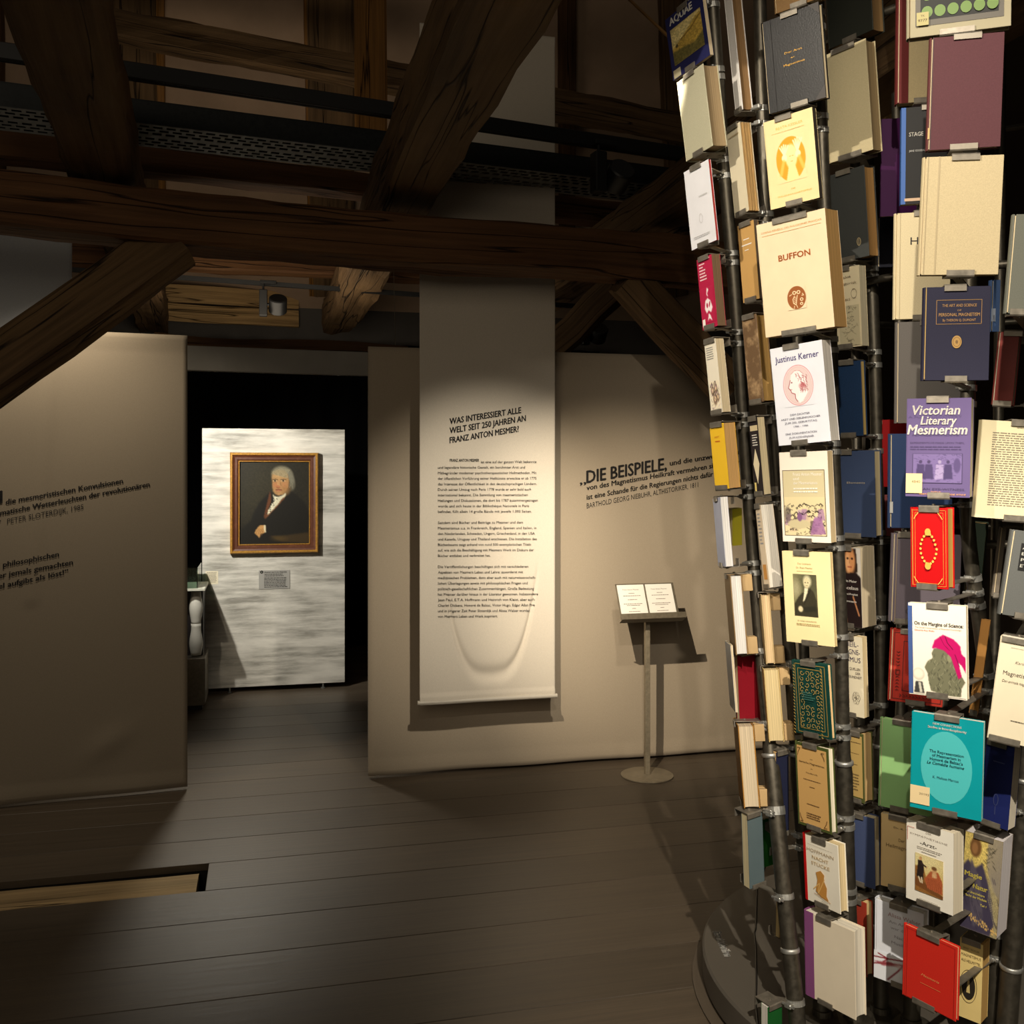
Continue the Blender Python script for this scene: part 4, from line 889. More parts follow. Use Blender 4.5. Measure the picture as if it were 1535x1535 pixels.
        for k in range(50): x, y = r.random(), r.uniform(.1, .95); c.line([(x, y), (x+r.uniform(-.15, .15), y+.06)], ((50, 40, 36), (150, 110, 150))[k % 2], .012, .7)
    elif kind == 'etch':
        c = Cv(W, H, (188, 178, 146), asp); r = random.Random(12)
        for k in range(70): x = .5+r.gauss(0, .16); y = r.random(); c.line([(x, y), (x+r.uniform(-.2, .2), y+r.uniform(-.03, .08))], (84, 76, 60), .008, .7)
    elif kind == 'abstract':
        c = Cv(W, H, (232, 236, 242), asp)
        for p in ([(0, .25), (.3, .18), (.6, .08), (.9, .0)], [(0, .5), (.4, .3), (.7, .2), (.98, .35)], [(.3, .9), (.5, .5), (.6, .25)], [(.1, .1), (.3, .18), (.2, .34)], [(.6, .95), (.75, .5), (.9, .3)]): c.line(p, (136, 40, 50), .018); 
        c.poly([(0, .42), (.35, .26), (.55, .3), (.2, .48)], (150, 60, 66), 1, .8); c.ell(.62, .3, .2, .12, (214, 190, 190), .5, .6)
    elif kind == 'owl':                                       # round brown seal with a bird
        c = Cv(W, H, (232, 212, 176), asp); c.ell(.5, .5, .49, .49, (150, 86, 40), .04)
        for e in (.40, .62): c.ell(e, .28, .10, .08, (240, 218, 176), .1); c.ell(e, .28, .055, .045, (150, 86, 40), .15)
        c.line([(.40, .42), (.30, .55), (.32, .72), (.45, .80)], (240, 218, 176), .022); c.line([(.55, .40), (.50, .58), (.45, .80)], (240, 218, 176), .022)
        for k in range(4): c.line([(.36, .50+.07*k), (.48, .47+.07*k)], (240, 218, 176), .014)
        c.line([(.36, .84), (.34, .93)], (240, 218, 176), .018); c.line([(.48, .83), (.52, .93)], (240, 218, 176), .018); c.ell(.76, .60, .09, .07, (240, 218, 176), .1); c.ell(.76, .60, .05, .04, (150, 86, 40), .2); c.ell(.74, .78, .08, .06, (240, 218, 176), .1); c.ell(.74, .78, .04, .03, (150, 86, 40), .2); c.line([(.14, .38), (.26, .33)], (240, 218, 176), .02); c.line([(.82, .36), (.88, .44), (.78, .44)], (240, 218, 176), .02)
    elif kind == 'sun':
        c = Cv(W, H, (236, 216, 162), asp); c.ell(.5, .5, .49, .49, (226, 158, 40), .03)
        c.ell(.52, .45, .20, .27, (248, 226, 160), .25); c.poly([(.30, .99), (.42, .62), (.62, .62), (.74, .97), (.5, 1)], (246, 224, 156), 1)
        for k in range(5): c.line([(.30, .40), (.16+.07*k, .16+.02*abs(k-2))], (250, 236, 190), .028); c.line([(.74, .38), (.62+.07*k, .08+.02*abs(k-2))], (250, 236, 190), .028)
        c.ell(.29, .45, .09, .08, (250, 236, 190), .3); c.ell(.75, .43, .09, .08, (250, 236, 190), .3); c.line([(.26, .52), (.14, .8)], (240, 196, 96), .06, .8); c.line([(.78, .5), (.9, .75)], (240, 196, 96), .06, .8)
        c.line([(.46, .44), (.50, .44)], (214, 160, 60), .010); c.line([(.55, .44), (.59, .44)], (214, 160, 60), .010); c.line([(.5, .56), (.56, .56)], (214, 160, 60), .010)
    return c
PB = 'paper'
# --- column A, the left silhouette
book('navy paperback lettered AQUAE with a yellow landscape, top of the outermost left column', (38, 40, 84), (1003, 1058), (8, 102), 2.62, -66, xE=1064, roll=-2, lean=8, pole_='A', style='soft', ck=PB,
     deco=[('t', 'AQUAE', .42, .15, .11, W_, .62, {'b': .04}), ('c', .1, .22, .92, .80, scene_cv('landscape', 50, 56)), ('r', .04, .86, .24, .99, (206, 196, 160), 'shelf_label')])
book('big beige-grey clothbound book under the landscape paperback at the left edge', (178, 174, 148), (1021, 1061), (109, 231), 2.60, -66, xE=1084, roll=-3, lean=6, pole_='A', page=(168, 144, 106))
book('thin pale bluish-white book with a red back edge in the outermost left column', (222, 222, 226), (1031, 1068), (248, 368), 2.58, -64, t=.008, roll=-3, lean=5, pole_='A', style='soft', ck=PB, page=(176, 52, 44), deco=[('g', .5, .38, .86, .43, 1, (190, 190, 190)), ('o', .5, .66, .07, .06, (188, 186, 186), .012), ('g', .14, .86, .86, .90, 2, (180, 180, 180))])
book('crimson paperback with white lettering and white curling shapes', (176, 34, 70), (1049, 1071), (385, 492), 2.60, -66, xE=1084, roll=-3, pole_='A', style='soft', ck=PB, page=(120, 94, 66),
     deco=[('g', .12, .08, .6, .34, 6, (236, 216, 216), .5), ('c', .12, .42, .92, .92, scene_cv('glyphs', 44, 60)), ('r', .06, .86, .24, .98, W_, 'shelf_label'), ('g', .12, .03, .9, .045, 1, W_, .02)])
book('white paperback with a small group drawing low on its cover, above the bright yellow one', (228, 220, 200), (1061, 1078), (509, 620), 2.60, -63, xE=1090, roll=-4, pole_='A', style='soft', ck=PB, deco=[('g', .1, .1, .72, .28, 6, (130, 130, 126)), ('c', .12, .56, .95, .94, scene_cv('people', 40, 44))])
book('bright yellow paperback in the outermost left column', (226, 182, 46), (1068, 1089), (635, 733), 2.60, -60, xE=1106, roll=-3, pole_='A', style='soft', ck=PB, page=(226, 178, 110), deco=[('t', 'NOT', .45, .22, .03, (190, 100, 30), .3), ('g', .3, .26, .7, .31, 1, (190, 100, 30))])
book('thin lavender-white paperback standing edge-on below the bright yellow one', (200, 204, 224), (1080, 1084), (747, 852), 2.60, -92, xE=1095, w=.12, roll=-4, pole_='A', style='soft', ck=PB, page=(236, 234, 230))
book('yellow-green book edge tucked behind the lavender-white paperback', (150, 142, 34), (1098, 1112), (762, 818), 2.72, 20, t=.02, style='soft', roll=-3, ck=PB, clip=(None, None), back=True, page=(214, 196, 140), xE=1094)
book('book with a smooth white fore-edge and tan boards at the left rim, mid height', (150, 122, 84), (1094, 1099), (866, 985), 2.62, -95, xE=1117, w=.13, roll=-5, pole_='A', page=(236, 234, 228), blocks=True)
book('very thin white brochure seen edge-on, left of the dark red cover', (232, 228, 222), (1095, 1099), (970, 1070), 2.62, -95, t=.006, w=.12, roll=-4, style='soft', ck=PB, clip=(None, None))
book('dark red book cover facing inward at the left rim, with pale wood blocks', (136, 20, 34), (1107, 1139), (976, 1084), 2.70, 18, xE=1103, roll=-5, style='soft', ck=PB, back=True, pole_='A', page=(226, 206, 164))
book('thick book with cream fore-edge and gilt-speckled boards at the left rim, low', (176, 124, 44), (1108, 1111), (1093, 1214), 2.60, -97, xE=1135, w=.14, roll=-5, pole_='A', page=(222, 204, 172), ck='speckle', blocks=True)
book('grey-blue book cover with a pale page edge, lowest of the outermost left column', (92, 108, 112), (1122, 1144), (1216, 1332), 2.60, 28, xE=1113, roll=-6, style='soft', ck=PB, back=True, pole_='A', page=(222, 208, 166), clip=(.4, .6))
book('deep green book cover tucked behind the grey-blue one', (30, 96, 34), (1142, 1160), (1226, 1300), 2.68, 24, xE=1140, roll=-5, style='soft', ck=PB, back=True, pole_='A', clip=(None, None))
# --- column B
book('white fronted book with a brown fore-edge at the top of the second column', (224, 220, 214), (1092, 1103), (-40, 170), 2.64, -70, xE=1119, roll=-4, pole_='B', page=(142, 108, 66))
book('old book with ragged stacked brown leaves, second column near the top', (214, 204, 176), (1095, 1116), (188, 322), 2.62, -68, xE=1132, roll=-4, pole_='B', style='rough', ck=PB, page=(196, 158, 100), deco=[('g', .1, .1, .9, .14, 1, (170, 150, 110))])
book('slim tan book with small white lettering beside the BUFFON volume', (192, 152, 92), (1110, 1134), (334, 451), 2.60, -64, xE=1141, roll=-2, pole_='B', style='soft', ck=PB, page=(90, 74, 56), deco=[('g', .3, .2, .7, .23, 1, W_), ('g', .15, .27, .85, .31, 1, W_), ('g', .35, .34, .62, .37, 1, W_)])
book('worn brown leather volume with gilded fore-edge left of the white cameo book', (104, 80, 54), (1117, 1139), (473, 604), 2.60, -62, xE=1156, roll=-3, pole_='B', ck='worn', page=(204, 162, 92))
book('dark paperback with white lettering and a long white diamond on its front', (44, 38, 38), (1127, 1140), (626, 742), 2.62, -70, xE=1151, roll=-3, pole_='B', style='soft', ck=PB, page=(214, 198, 158), deco=[('r', .1, .1, .95, .17, (206, 190, 150)), ('g', .25, .22, .85, .38, 5, W_, .3), ('p', [(.5, .40), (.85, .6), (.5, .86), (.15, .6)], (222, 210, 176)), ('r', .1, .84, .3, .95, (222, 200, 120), 'shelf_label')])
book('thick paperback with a broad white fore-edge, left of the portrait brochure', (214, 196, 168), (1139, 1147), (757, 881), 2.62, -74, xE=1166, roll=-6, pole_='B', style='soft', ck=PB, page=(240, 234, 220), deco=[('g', .2, .1, .8, .5, 9, (150, 150, 150), .4), ('r', .2, .72, .8, .9, (196, 140, 70))])
book('cream fore-edged book in the second column, level with the dark green ornate one', (196, 172, 126), (1140, 1145), (894, 998), 2.62, -98, xE=1158, w=.12, roll=-4, pole_='B', page=(226, 198, 152), blocks=True)
book('cream fore-edged book just left of the dark green gold-stamped book', (206, 180, 120), (1146, 1149), (1006, 1114), 2.60, -98, xE=1172, w=.12, roll=-3, pole_='B', page=(228, 206, 154), blocks=True)
book('dark blue cover with cream page edge, left of the brighter tan title-page book', (34, 38, 62), (1164, 1182), (1124, 1254), 2.62, 26, xE=1154, roll=-4, style='soft', ck=PB, back=True, pole_='B', page=(226, 188, 128))
book('thin curled cream booklet edge beside the bare dark tube, low in the second column', (196, 170, 118), (1169, 1174), (1275, 1408), 2.60, 40, xE=1164, roll=-4, style='soft', ck=PB, back=True, pole_='B', page=(224, 200, 144))
book('green book lying lowest beside the bare tube over the plinth', (28, 92, 40), (1151, 1172), (1503, 1600), 2.50, 30, xE=1141, roll=-4, style='soft', ck=PB, back=True, pole_='A', page=(236, 232, 220), clip=(.5, None))
# --- column C
book('brown book cut by the top of the picture above the black gold-lettered one', (120, 92, 56), (1158, 1232), (-110, 6), 2.46, -45, t=.03, pole_='C', lean=7)
book('black leather book with three gold lines of small lettering', (13, 13, 13), (1146, 1233), (20, 158), 2.44, -42, t=.022, roll=-2, lean=6, pole_='C', ck='leather', rough=.42, clip=(.5, .56),
     deco=[('t', 'Der Arzt', .52, .42, .022, GOLD, .30, {'m': .6, 'r': .35}), ('t', 'der', .5, .48, .012, GOLD, .07, {'m': .6, 'r': .35}), ('t', 'Magnetismus', .52, .55, .024, GOLD, .36, {'m': .6, 'r': .35}), ('l', [(.16, 0), (.16, 1)], (30, 28, 28), .012), ('p', [(.82, 1), (1, .86), (1, 1)], (58, 54, 52)), ('p', [(.82, 0), (1, 0), (1, .12)], (58, 54, 52))])
book('pale yellow book with a golden oval and raised hands, above the BUFFON volume', (236, 216, 162), (1150, 1223), (173, 305), 2.42, -46, t=.018, roll=-2, lean=6, pole_='C', style='soft', ck=PB, page=(60, 52, 44), clip=(.42, .5),
     deco=[('t', 'BIJATA KESSLER', .52, .13, .028, (224, 186, 90), .55), ('c', .2, .24, .80, .74, scene_cv('sun', 60, 76)), ('t', 'DIE', .5, .83, .015, (224, 190, 100), .08), ('t', 'SEELENMAGNETISMUS', .52, .89, .018, (224, 190, 100), .7), ('g', .15, .165, .85, .175, 1, (226, 196, 120), .02)])
book('large cream volume lettered BUFFON with a round brown owl seal', (232, 212, 176), (1141, 1244), (325, 498), 2.36, -46, xE=1263, roll=-2.5, lean=5, pole_='C', style='soft', ck=PB, page=(196, 154, 92), clip=(.5, .5), cw=.09,
     deco=[('t', 'CORPUS GÉNÉRAL DES PHILOSOPHES FRANÇAIS', .5, .092, .016, (206, 150, 84), .88), ('l', [(.07, .115), (.93, .115)], (206, 150, 84), .004), ('t', 'BUFFON', .52, .36, .052, (192, 110, 48), .46, {'b': .025}), ('c', .37, .60, .64, .80, scene_cv('owl', 56, 64))])
book('white paperback lettered Justinus Kerner with a red oval cameo portrait', (232, 234, 242), (1161, 1239), (516, 665), 2.40, -50, xE=1252, roll=-3.5, lean=4, pole_='C', style='soft', ck=PB, page=(236, 230, 218), clip=(.42, .42),
     deco=[('t', 'Justinus Kerner', .5, .155, .062, (92, 78, 148), .84, {'b': .012}), ('c', .19, .20, .78, .62, scene_cv('medallion', 76, 90)), ('t', 'DEM DICHTER', .47, .71, .02, (90, 88, 110), .38), ('t', 'ARZT UND SEELENFORSCHER', .47, .75, .02, (90, 88, 110), .76), ('t', 'ZUM 200. GEBURTSTAG', .47, .79, .02, (90, 88, 110), .62), ('t', '1786 - 1986', .47, .83, .018, (90, 88, 110), .28), ('t', 'EINE DOKUMENTATION', .46, .90, .02, (90, 88, 110), .60), ('t', 'ZUM KERNERJAHR', .46, .94, .02, (90, 88, 110), .48)])
book('white book with a framed violet-tinted caricature of a company round a tub', (238, 228, 212), (1171, 1243), (677, 813), 2.42, -48, xE=1251, roll=-1, lean=3, pole_='C', style='soft', ck=PB, page=(232, 208, 160), clip=(.42, .45),
     deco=[('r', .05, .20, .93, .93, (206, 194, 154), 'printed_block'), ('f', .05, .20, .93, .93, (96, 84, 70), .012), ('t', 'Franz Anton Mesmer', .28, .265, .036, W_, .60, {'al': 'l'}), ('t', 'und', .28, .312, .034, W_, .12, {'al': 'l'}), ('t', 'der Mesmerismus', .28, .36, .034, W_, .5, {'al': 'l'}), ('g', .28, .40, .85, .47, 2, W_), ('c', .07, .50, .91, .925, scene_cv('group', 84, 60))])
book('yellowish brochure with a dark portrait of a seated gentleman', (240, 224, 170), (1176, 1248), (827, 966), 2.44, -50, t=.010, roll=-1.5, lean=3, pole_='C', style='soft', ck=PB, page=(232, 206, 150), clip=(.42, .5),
     deco=[('t', 'Der Letzteste', .46, .14, .020, (176, 150, 96), .28), ('t', 'Dr. Franz Mesmer', .46, .185, .020, (160, 134, 84), .34), ('g', .3, .21, .64, .22, 1, (190, 168, 116), .02), ('c', .21, .245, .70, .70, scene_cv('portrait', 60, 76)), ('t', 'DR. FRANZ ANTON MESMER', .46, .76, .014, (160, 138, 92), .4), ('g', .24, .78, .74, .81, 2, (186, 164, 112), .05)])
_orn = []
for k in range(22):
    v_ = .05+.90*k/21; _orn += [('l', [(.10, v_), (.14, v_+.02)], (178, 146, 72), .02), ('l', [(.86, v_), (.90, v_+.02)], (178, 146, 72), .02)]
_cur = []
for k in range(40):
    i, j = k % 4, k//4; cx0, cy0 = .28+.148*i, .15+.078*j
    if 4 <= j <= 5 and i in (1, 2): continue
    q_ = (-1)**(i+j); _cur.append([(cx0+.07*math.cos(q_*a*.85+k)*(1-a/9), cy0+.042*math.sin(q_*a*.85+k)*(1-a/9)) for a in range(8)])
book('dark green book densely stamped with gold scrollwork', (22, 62, 56), (1190, 1244), (993, 1104), 2.46, -55, xE=1250, roll=-2, lean=3, pole_='C', page=(230, 196, 140), clip=(.48, .45), ck='linen', rough=.45,
     deco=[('f', .08, .03, .92, .97, (150, 124, 62), .018), ('f', .16, .09, .84, .91, (176, 142, 68), .012)]+[('l', p, (176, 146, 78), .014) for p in _cur]+[('g', .3, .40, .7, .52, 4, (60, 110, 100), .3)]+_orn[:44])
book('tan title-page book with a green border and corner flourishes below the dark green gold one', (74, 84, 40), (1194, 1244), (1117, 1243), 2.48, -58, xE=1253, roll=-1.5, lean=2, pole_='C', page=(238, 228, 200), clip=(.48, .5),
     deco=[('r', .06, .035, .95, .965, (206, 164, 100), 'printed_block'), ('t', 'DER', .5, .18, .012, (86, 60, 34), .08), ('t', 'tierische Magnetismus', .5, .235, .024, (76, 52, 30), .76, {'b': .01}), ('t', 'als', .5, .29, .012, (86, 60, 34), .06), ('t', 'Heilkraft', .5, .35, .018, (86, 60, 34), .34), ('g', .24, .42, .76, .44, 1, (110, 80, 46), .02), ('g', .42, .50, .58, .52, 1, (110, 80, 46), .02), ('g', .32, .71, .70, .73, 1, (110, 80, 46), .02), ('g', .3, .82, .74, .90, 3, (110, 80, 46), .2)]
     + [('l', [(a+b*.00, c), (a+b*.09, c), (a+b*.02, c+e*.05), (a, c+e*.09)], (90, 62, 34), .014) for a, b in ((.1, 1), (.91, -1)) for c, e in ((.06, 1), (.94, -1))])
book('white book lettered HOFFMANN NACHTSTÜCKE with a red spine and gold figures', (240, 234, 216), (1205, 1258), (1258, 1359), 2.48, -60, xE=1270, roll=-1.5, lean=2, pole_='C', page=(230, 208, 160), spine=(190, 20, 22), spw=.006, clip=(.5, .5), ck=PB,
     deco=[('g', .14, .13, .86, .14, 1, (190, 180, 160), .02), ('t', 'HOFFMANN', .5, .235, .05, (176, 156, 128), .76), ('t', 'NACHT', .5, .33, .05, (190, 160, 110), .46), ('t', 'STÜCKE', .5, .42, .05, (190, 160, 110), .52),
           ('p', [(.34, .80), (.40, .62), (.36, .52), (.5, .47), (.6, .52), (.58, .6), (.66, .7), (.64, .82), (.7, .88), (.5, .86)], (196, 140, 66)), ('l', [(.28, .78), (.46, .66), (.40, .84), (.6, .58)], (226, 184, 110), .02), ('l', [(.3, .84), (.75, .9)], (196, 140, 66), .012), ('g', .5, .90, .7, .93, 2, (170, 170, 160))])
book('large cream book with a lilac cloth spine, lowest of the bright front column', (226, 214, 190), (1206, 1282), (1380, 1510), 2.46, -56, xE=1298, roll=-.5, lean=1, pole_='C', page=(240, 232, 212), spine=(132, 76, 124), spw=.026, clip=(.42, .42), ck=PB)
# --- column D
book('dark book with a tan fore-edge at the top, right of the black leather one', (40, 42, 36), (1237, 1304), (-110, 58), 2.62, -58, xE=1322, lean=5, pole_='D', page=(134, 104, 62), clip=(.5, .5))
book('large sand-coloured clothbound book between the black leather and the mauve ones', (188, 176, 140), (1237, 1303), (72, 234), 2.60, -54, xE=1318, lean=5, roll=-1, pole_='D', page=(148, 126, 88), cw=.07)
book('dark slate book with a small oval emblem right of the yellow hands book', (58, 60, 58), (1239, 1299), (257, 390), 2.60, -56, xE=1315, lean=4, roll=-1, pole_='D', page=(160, 120, 66), deco=[('o', .78, .82, .05, .045, (176, 160, 120), .015), ('l', [(.78, .79), (.78, .85)], (176, 160, 120), .014)])
book('white book with an engraved figure tucked behind the BUFFON volume', (212, 200, 166), (1242, 1290), (402, 521), 2.60, -54, xE=1300, lean=4, pole_='D', style='soft', ck=PB, page=(206, 196, 166), deco=[('t', 'ská', .62, .14, .035, (110, 92, 72), .25), ('t', 'historisk', .66, .22, .035, (110, 92, 72), .5), ('t', '1815', .6, .42, .03, (110, 92, 72), .2), ('o', .82, .34, .09, .06, (110, 92, 72), .012), ('c', .34, .48, .96, .98, scene_cv('etch', 44, 56)), ('r', .0, .76, .22, .97, (226, 206, 140), 'shelf_label')])
book('deep blue speckled leather book right of the white cameo book', (28, 52, 84), (1250, 1292), (542, 654), 2.62, -50, xE=1299, lean=4, pole_='D', ck='leather', page=(176, 150, 88), rough=.4)
book('steel blue clothbound book with faint gold lettering below the deep blue leather one', (56, 70, 100), (1256, 1312), (676, 805), 2.60, -44, xE=1322, lean=3, pole_='D', page=(226, 208, 164), clip=(.2, .4), deco=[('t', 'Elements', .5, .38, .024, (170, 160, 140), .48)])
book('book with a face above a black garment, lettered Paracelsus', (206, 200, 190), (1259, 1291), (820, 940), 2.60, -55, xE=1312, lean=3, pole_='D', style='soft', ck=PB, page=(220, 204, 170), clip=(.3, .3), deco=[('c', 0, 0, 1, 1, scene_cv('face', 40, 100)), ('t', 'Pirmin Meier', .42, .44, .032, W_, .78, {'b': .02}), ('t', 'Paracelsus', .42, .53, .044, W_, .9, {'b': .02}), ('t', 'Arzt und Prophet', .42, .60, .026, W_, .85, {'b': .02}), ('t', 'Ammann', .5, .69, .026, W_, .55, {'b': .02})])
book('cream paperback lettered HEILMAGNETISMUS in dark blue capitals', (226, 216, 188), (1262, 1294), (953, 1074), 2.60, -52, xE=1301, lean=3, pole_='D', style='soft', ck=PB, page=(230, 208, 160), clip=(.3, .3),
     deco=[('t', 'HEIL-', .52, .13, .062, (60, 50, 84), .62), ('t', 'MAGNE-', .46, .225, .062, (60, 50, 84), .86), ('t', 'TISMUS', .48, .32, .062, (60, 50, 84), .86), ('t', 'QUELLEN', .64, .42, .032, (90, 80, 80), .5), ('t', 'DER', .78, .47, .03, (90, 80, 80), .22), ('t', 'GESUNDHEIT', .6, .52, .032, (90, 80, 80), .7), ('l', [(.14, .8), (.34, .8), (.3, .68), (.2, .62), (.3, .58), (.22, .54)], (196, 60, 40), .02)]
     + [('o', .68+.09*math.cos(a), .76+.04*math.sin(a), .09, .04, (96, 88, 74), .010) for a in (0, 1.05, 2.1, 3.14, 4.2, 5.25)])
book('tan printed title-page book in the shade right of the tan one with green border', (78, 84, 44), (1266, 1295), (1097, 1201), 2.62, -56, xE=1309, lean=2, pole_='D', page=(222, 186, 126), deco=[('r', .06, .04, .94, .93, (190, 160, 96), 'printed_block'), ('g', .2, .14, .9, .17, 1, (96, 76, 44)), ('g', .3, .3, .8, .32, 1, (110, 88, 50)), ('g', .3, .46, .7, .48, 1, (110, 88, 50)), ('g', .3, .6, .8, .86, 6, (120, 98, 60), .3)])
book('plain slate blue clothbound book right of the red-spined white one', (66, 78, 112), (1273, 1311), (1222, 1328), 2.62, -48, xE=1320, lean=2, pole_='D', page=(226, 210, 170), clip=(.3, .3))
book('narrow brick red book beside the large cream one with the lilac spine', (160, 56, 40), (1275, 1299), (1349, 1460), 2.62, -56, xE=1309, lean=1, pole_='D', page=(232, 200, 140), clip=(.3, None))
# --- column E, behind the front right column
book('tall beige book with a wine-red spine, top right behind the mauve one', (176, 160, 122), (1346, 1425), (-60, 150), 2.42, -12, t=.03, lean=4, pole_='E', spine=(98, 36, 36), spw=.022)
book('deep purple book half hidden behind the STAGE book', (58, 8, 62), (1321, 1392), (178, 322), 2.62, -10, t=.012, lean=4, pole_='H', style='soft', ck=PB, page=(220, 190, 140), clip=(None, None))
book('black-fronted book lettered STAGE with a bright blue spine edge', (44, 44, 44), (1351, 1440), (160, 303), 2.42, -14, t=.022, lean=4, pole_='E', style='soft', ck=PB, spine=(52, 90, 150), deco=[('r', 0, 0, .075, 1, (58, 100, 170), 'spine_band'), ('t', 'STAGE', .13, .30, .042, W_, .24, {'al': 'l', 'b': .01}), ('t', 'JANE GOODALL', .13, .46, .02, (190, 190, 186), .3, {'al': 'l'}), ('r', .06, .94, .4, .97, (200, 170, 140))])
book('cream clothbound book showing a single black letter H beside the pale beige one', (220, 206, 168), (1342, 1425), (319, 477), 2.42, -12, t=.02, lean=4, pole_='E', clip=(.5, .5), deco=[('t', 'H', .34, .30, .07, K_, .14), ('l', [(.08, 0), (.08, 1)], (190, 176, 140), .012)])
book('mid grey clothbound book behind the navy PERSONAL MAGNETISM one', (102, 98, 94), (1344, 1441), (482, 634), 2.42, -12, t=.02, lean=3, pole_='E', ck='linen')
book('navy book in shadow behind the slate one, left of the cream H book', (28, 30, 44), (1316, 1352), (325, 400), 2.85, -10, t=.02, pole_='H', clip=(None, None))
book('bright red book glowing in the gap left of the violet paperback', (160, 14, 18), (1320, 1372), (629, 730), 2.72, -10, t=.02, lean=2, pole_='H', clip=(None, None))
book('dusty rose book in the gap below the bright red one', (150, 84, 84), (1322, 1352), (742, 806), 2.74, 10, t=.02, lean=2, pole_='H', clip=(None, None))
book('blue clothbound book showing left of the violet Victorian paperback', (44, 62, 98), (1334, 1428), (650, 792), 2.44, -10, t=.02, lean=2, pole_='E', clip=(None, .6), deco=[('r', .0, .72, .05, .84, (180, 180, 176), 'shelf_label')])
book('grey-violet clothbound book with blind-stamped lettering behind the small red gilt one', (98, 90, 98), (1337, 1440), (801, 935), 2.44, -10, t=.02, lean=2, pole_='E', roll=1.5, clip=(.2, .2), deco=[('t', 'Gauner', .46, .90, .07, (70, 64, 72), .5, {'sh': .3}), ('l', [(.06, 0), (.06, 1)], (150, 130, 100), .008)])
book('brick red book with black stamped ornaments behind the one with the pink headscarf', (168, 48, 36), (1334, 1415), (946, 1056), 2.46, -26, t=.02, lean=2, roll=2.5, pole_='E', clip=(.35, .5),
     deco=[('f', .06, .04, .97, .96, (40, 24, 22), .010), ('f', .24, .15, .97, .84, (40, 24, 22), .010)]+[('l', [(.12, .30+.045*k), (.15, .32+.045*k), (.18, .30+.045*k)], (40, 24, 22), .010) for k in range(5)]+[('l', [(.12, .66+.045*k), (.15, .64+.045*k), (.18, .66+.045*k)], (40, 24, 22), .010) for k in range(5)]+[('f', .11, .55, .19, .62, (40, 24, 22), .012)]+[('l', [(.2+.06*k, .88), (.23+.06*k, .90), (.2+.06*k, .92)], (40, 24, 22), .010) for k in range(10)])
book('light green book behind the turquoise one', (144, 190, 124), (1319, 1399), (1082, 1218), 2.44, -36, t=.016, lean=2, roll=2, pole_='E', clip=(.4, .4), ck=PB)
book('sandy paperback lettered Heilmagnetismus behind the white one with two figures', (224, 194, 138), (1321, 1384), (1225, 1336), 2.46, -38, t=.018, lean=2, roll=1, pole_='E', style='soft', ck=PB, clip=(.4, .4), deco=[('t', 'Dr. K. Weis', .3, .17, .025, (90, 70, 50), .5, {'al': 'l'}), ('t', 'Der', .42, .34, .045, (110, 84, 50), .14, {'al': 'l'}), ('t', 'Heilmagnetismus', .12, .44, .052, (110, 84, 50), .86, {'al': 'l'})])
book('white book with dark red line drawings and a ribbon behind the plain scarlet one', (226, 230, 238), (1311, 1384), (1358, 1479), 2.44, -44, xE=1392, lean=1, roll=1, pole_='E', ck=PB, page=(240, 238, 232), clip=(.5, .55),
     deco=[('t', 'Alissa Walser', .28, .16, .05, (168, 130, 130), .66, {'al': 'l'}), ('t', 'Am Anfang', .30, .24, .036, (150, 150, 160), .5, {'al': 'l'}), ('t', 'war die', .34, .31, .036, (150, 150, 160), .34, {'al': 'l'}), ('t', 'Nacht', .42, .41, .036, (150, 150, 160), .28, {'al': 'l'}), ('t', 'Musik', .36, .49, .036, (150, 150, 160), .28, {'al': 'l'}), ('c', 0, .64, 1, .99, scene_cv('abstract', 60, 40))])
# --- column F
book('book with rows of green discs on a grey framed cover at the top right', (176, 168, 140), (1362, 1517), (-170, 45), 2.16, -18, t=.028, lean=4, pole_='F', clip=(None, .48), cw=.07, ck=PB, page=(150, 130, 96),
     deco=[('r', .07, .07, .93, .93, (104, 100, 92), 'printed_block'), ('r', .12, .10, .88, .89, (26, 28, 26), 'printed_block')]+[('e', .185+.127*i, .836-.118*j, .055, .040, (104, 136, 58)) for i in range(6) for j in range(4)]+[('r', .08, .84, .20, .93, (186, 176, 120), 'shelf_label'), ('t', 'TK', .14, .87, .012, (80, 60, 40), .04), ('t', '9777', .14, .905, .018, (80, 60, 40), .09)])
book('plain mauve clothbound book high on the right', (92, 54, 60), (1393, 1503), (54, 221), 2.14, -16, t=.022, lean=3, roll=1.5, pole_='F', spine=(100, 56, 56), clip=(.5, .5), cw=.055, deco=[('l', [(.035, 0), (.035, 1)], (60, 30, 34), .010), ('r', -.005, .80, .02, .90, (200, 170, 110), 'shelf_label')])
book('large plain beige clothbound book below the mauve one', (204, 188, 150), (1382, 1501), (235, 411), 2.12, -13, t=.022, lean=3, roll=2, pole_='F', clip=(.52, .52), cw=.055, deco=[('l', [(.05, 0), (.05, 1)], (160, 144, 112), .008), ('l', [(.19, 0), (.19, 1)], (182, 166, 130), .02)])
book('navy clothbound book with a gold framed title PERSONAL MAGNETISM and a gold seal', (42, 42, 62), (1385, 1484), (430, 570), 2.14, -14, t=.024, lean=2, roll=1, pole_='F', clip=(.46, .5), page=(190, 160, 100),
     deco=[('f', .18, .14, .87, .40, (166, 128, 74), .007), ('t', 'THE ART AND SCIENCE', .53, .215, .030, (176, 136, 80), .52), ('t', 'OF', .53, .262, .018, (176, 136, 80), .06), ('t', 'PERSONAL MAGNETISM', .53, .315, .034, (184, 142, 82), .62), ('t', 'By THERON Q. DUMONT', .53, .37, .026, (176, 136, 80), .5), ('e', .5, .59, .075, .068, (176, 138, 74)), ('o', .5, .59, .06, .052, (120, 90, 50), .008), ('e', .5, .59, .02, .02, (120, 90, 50))])
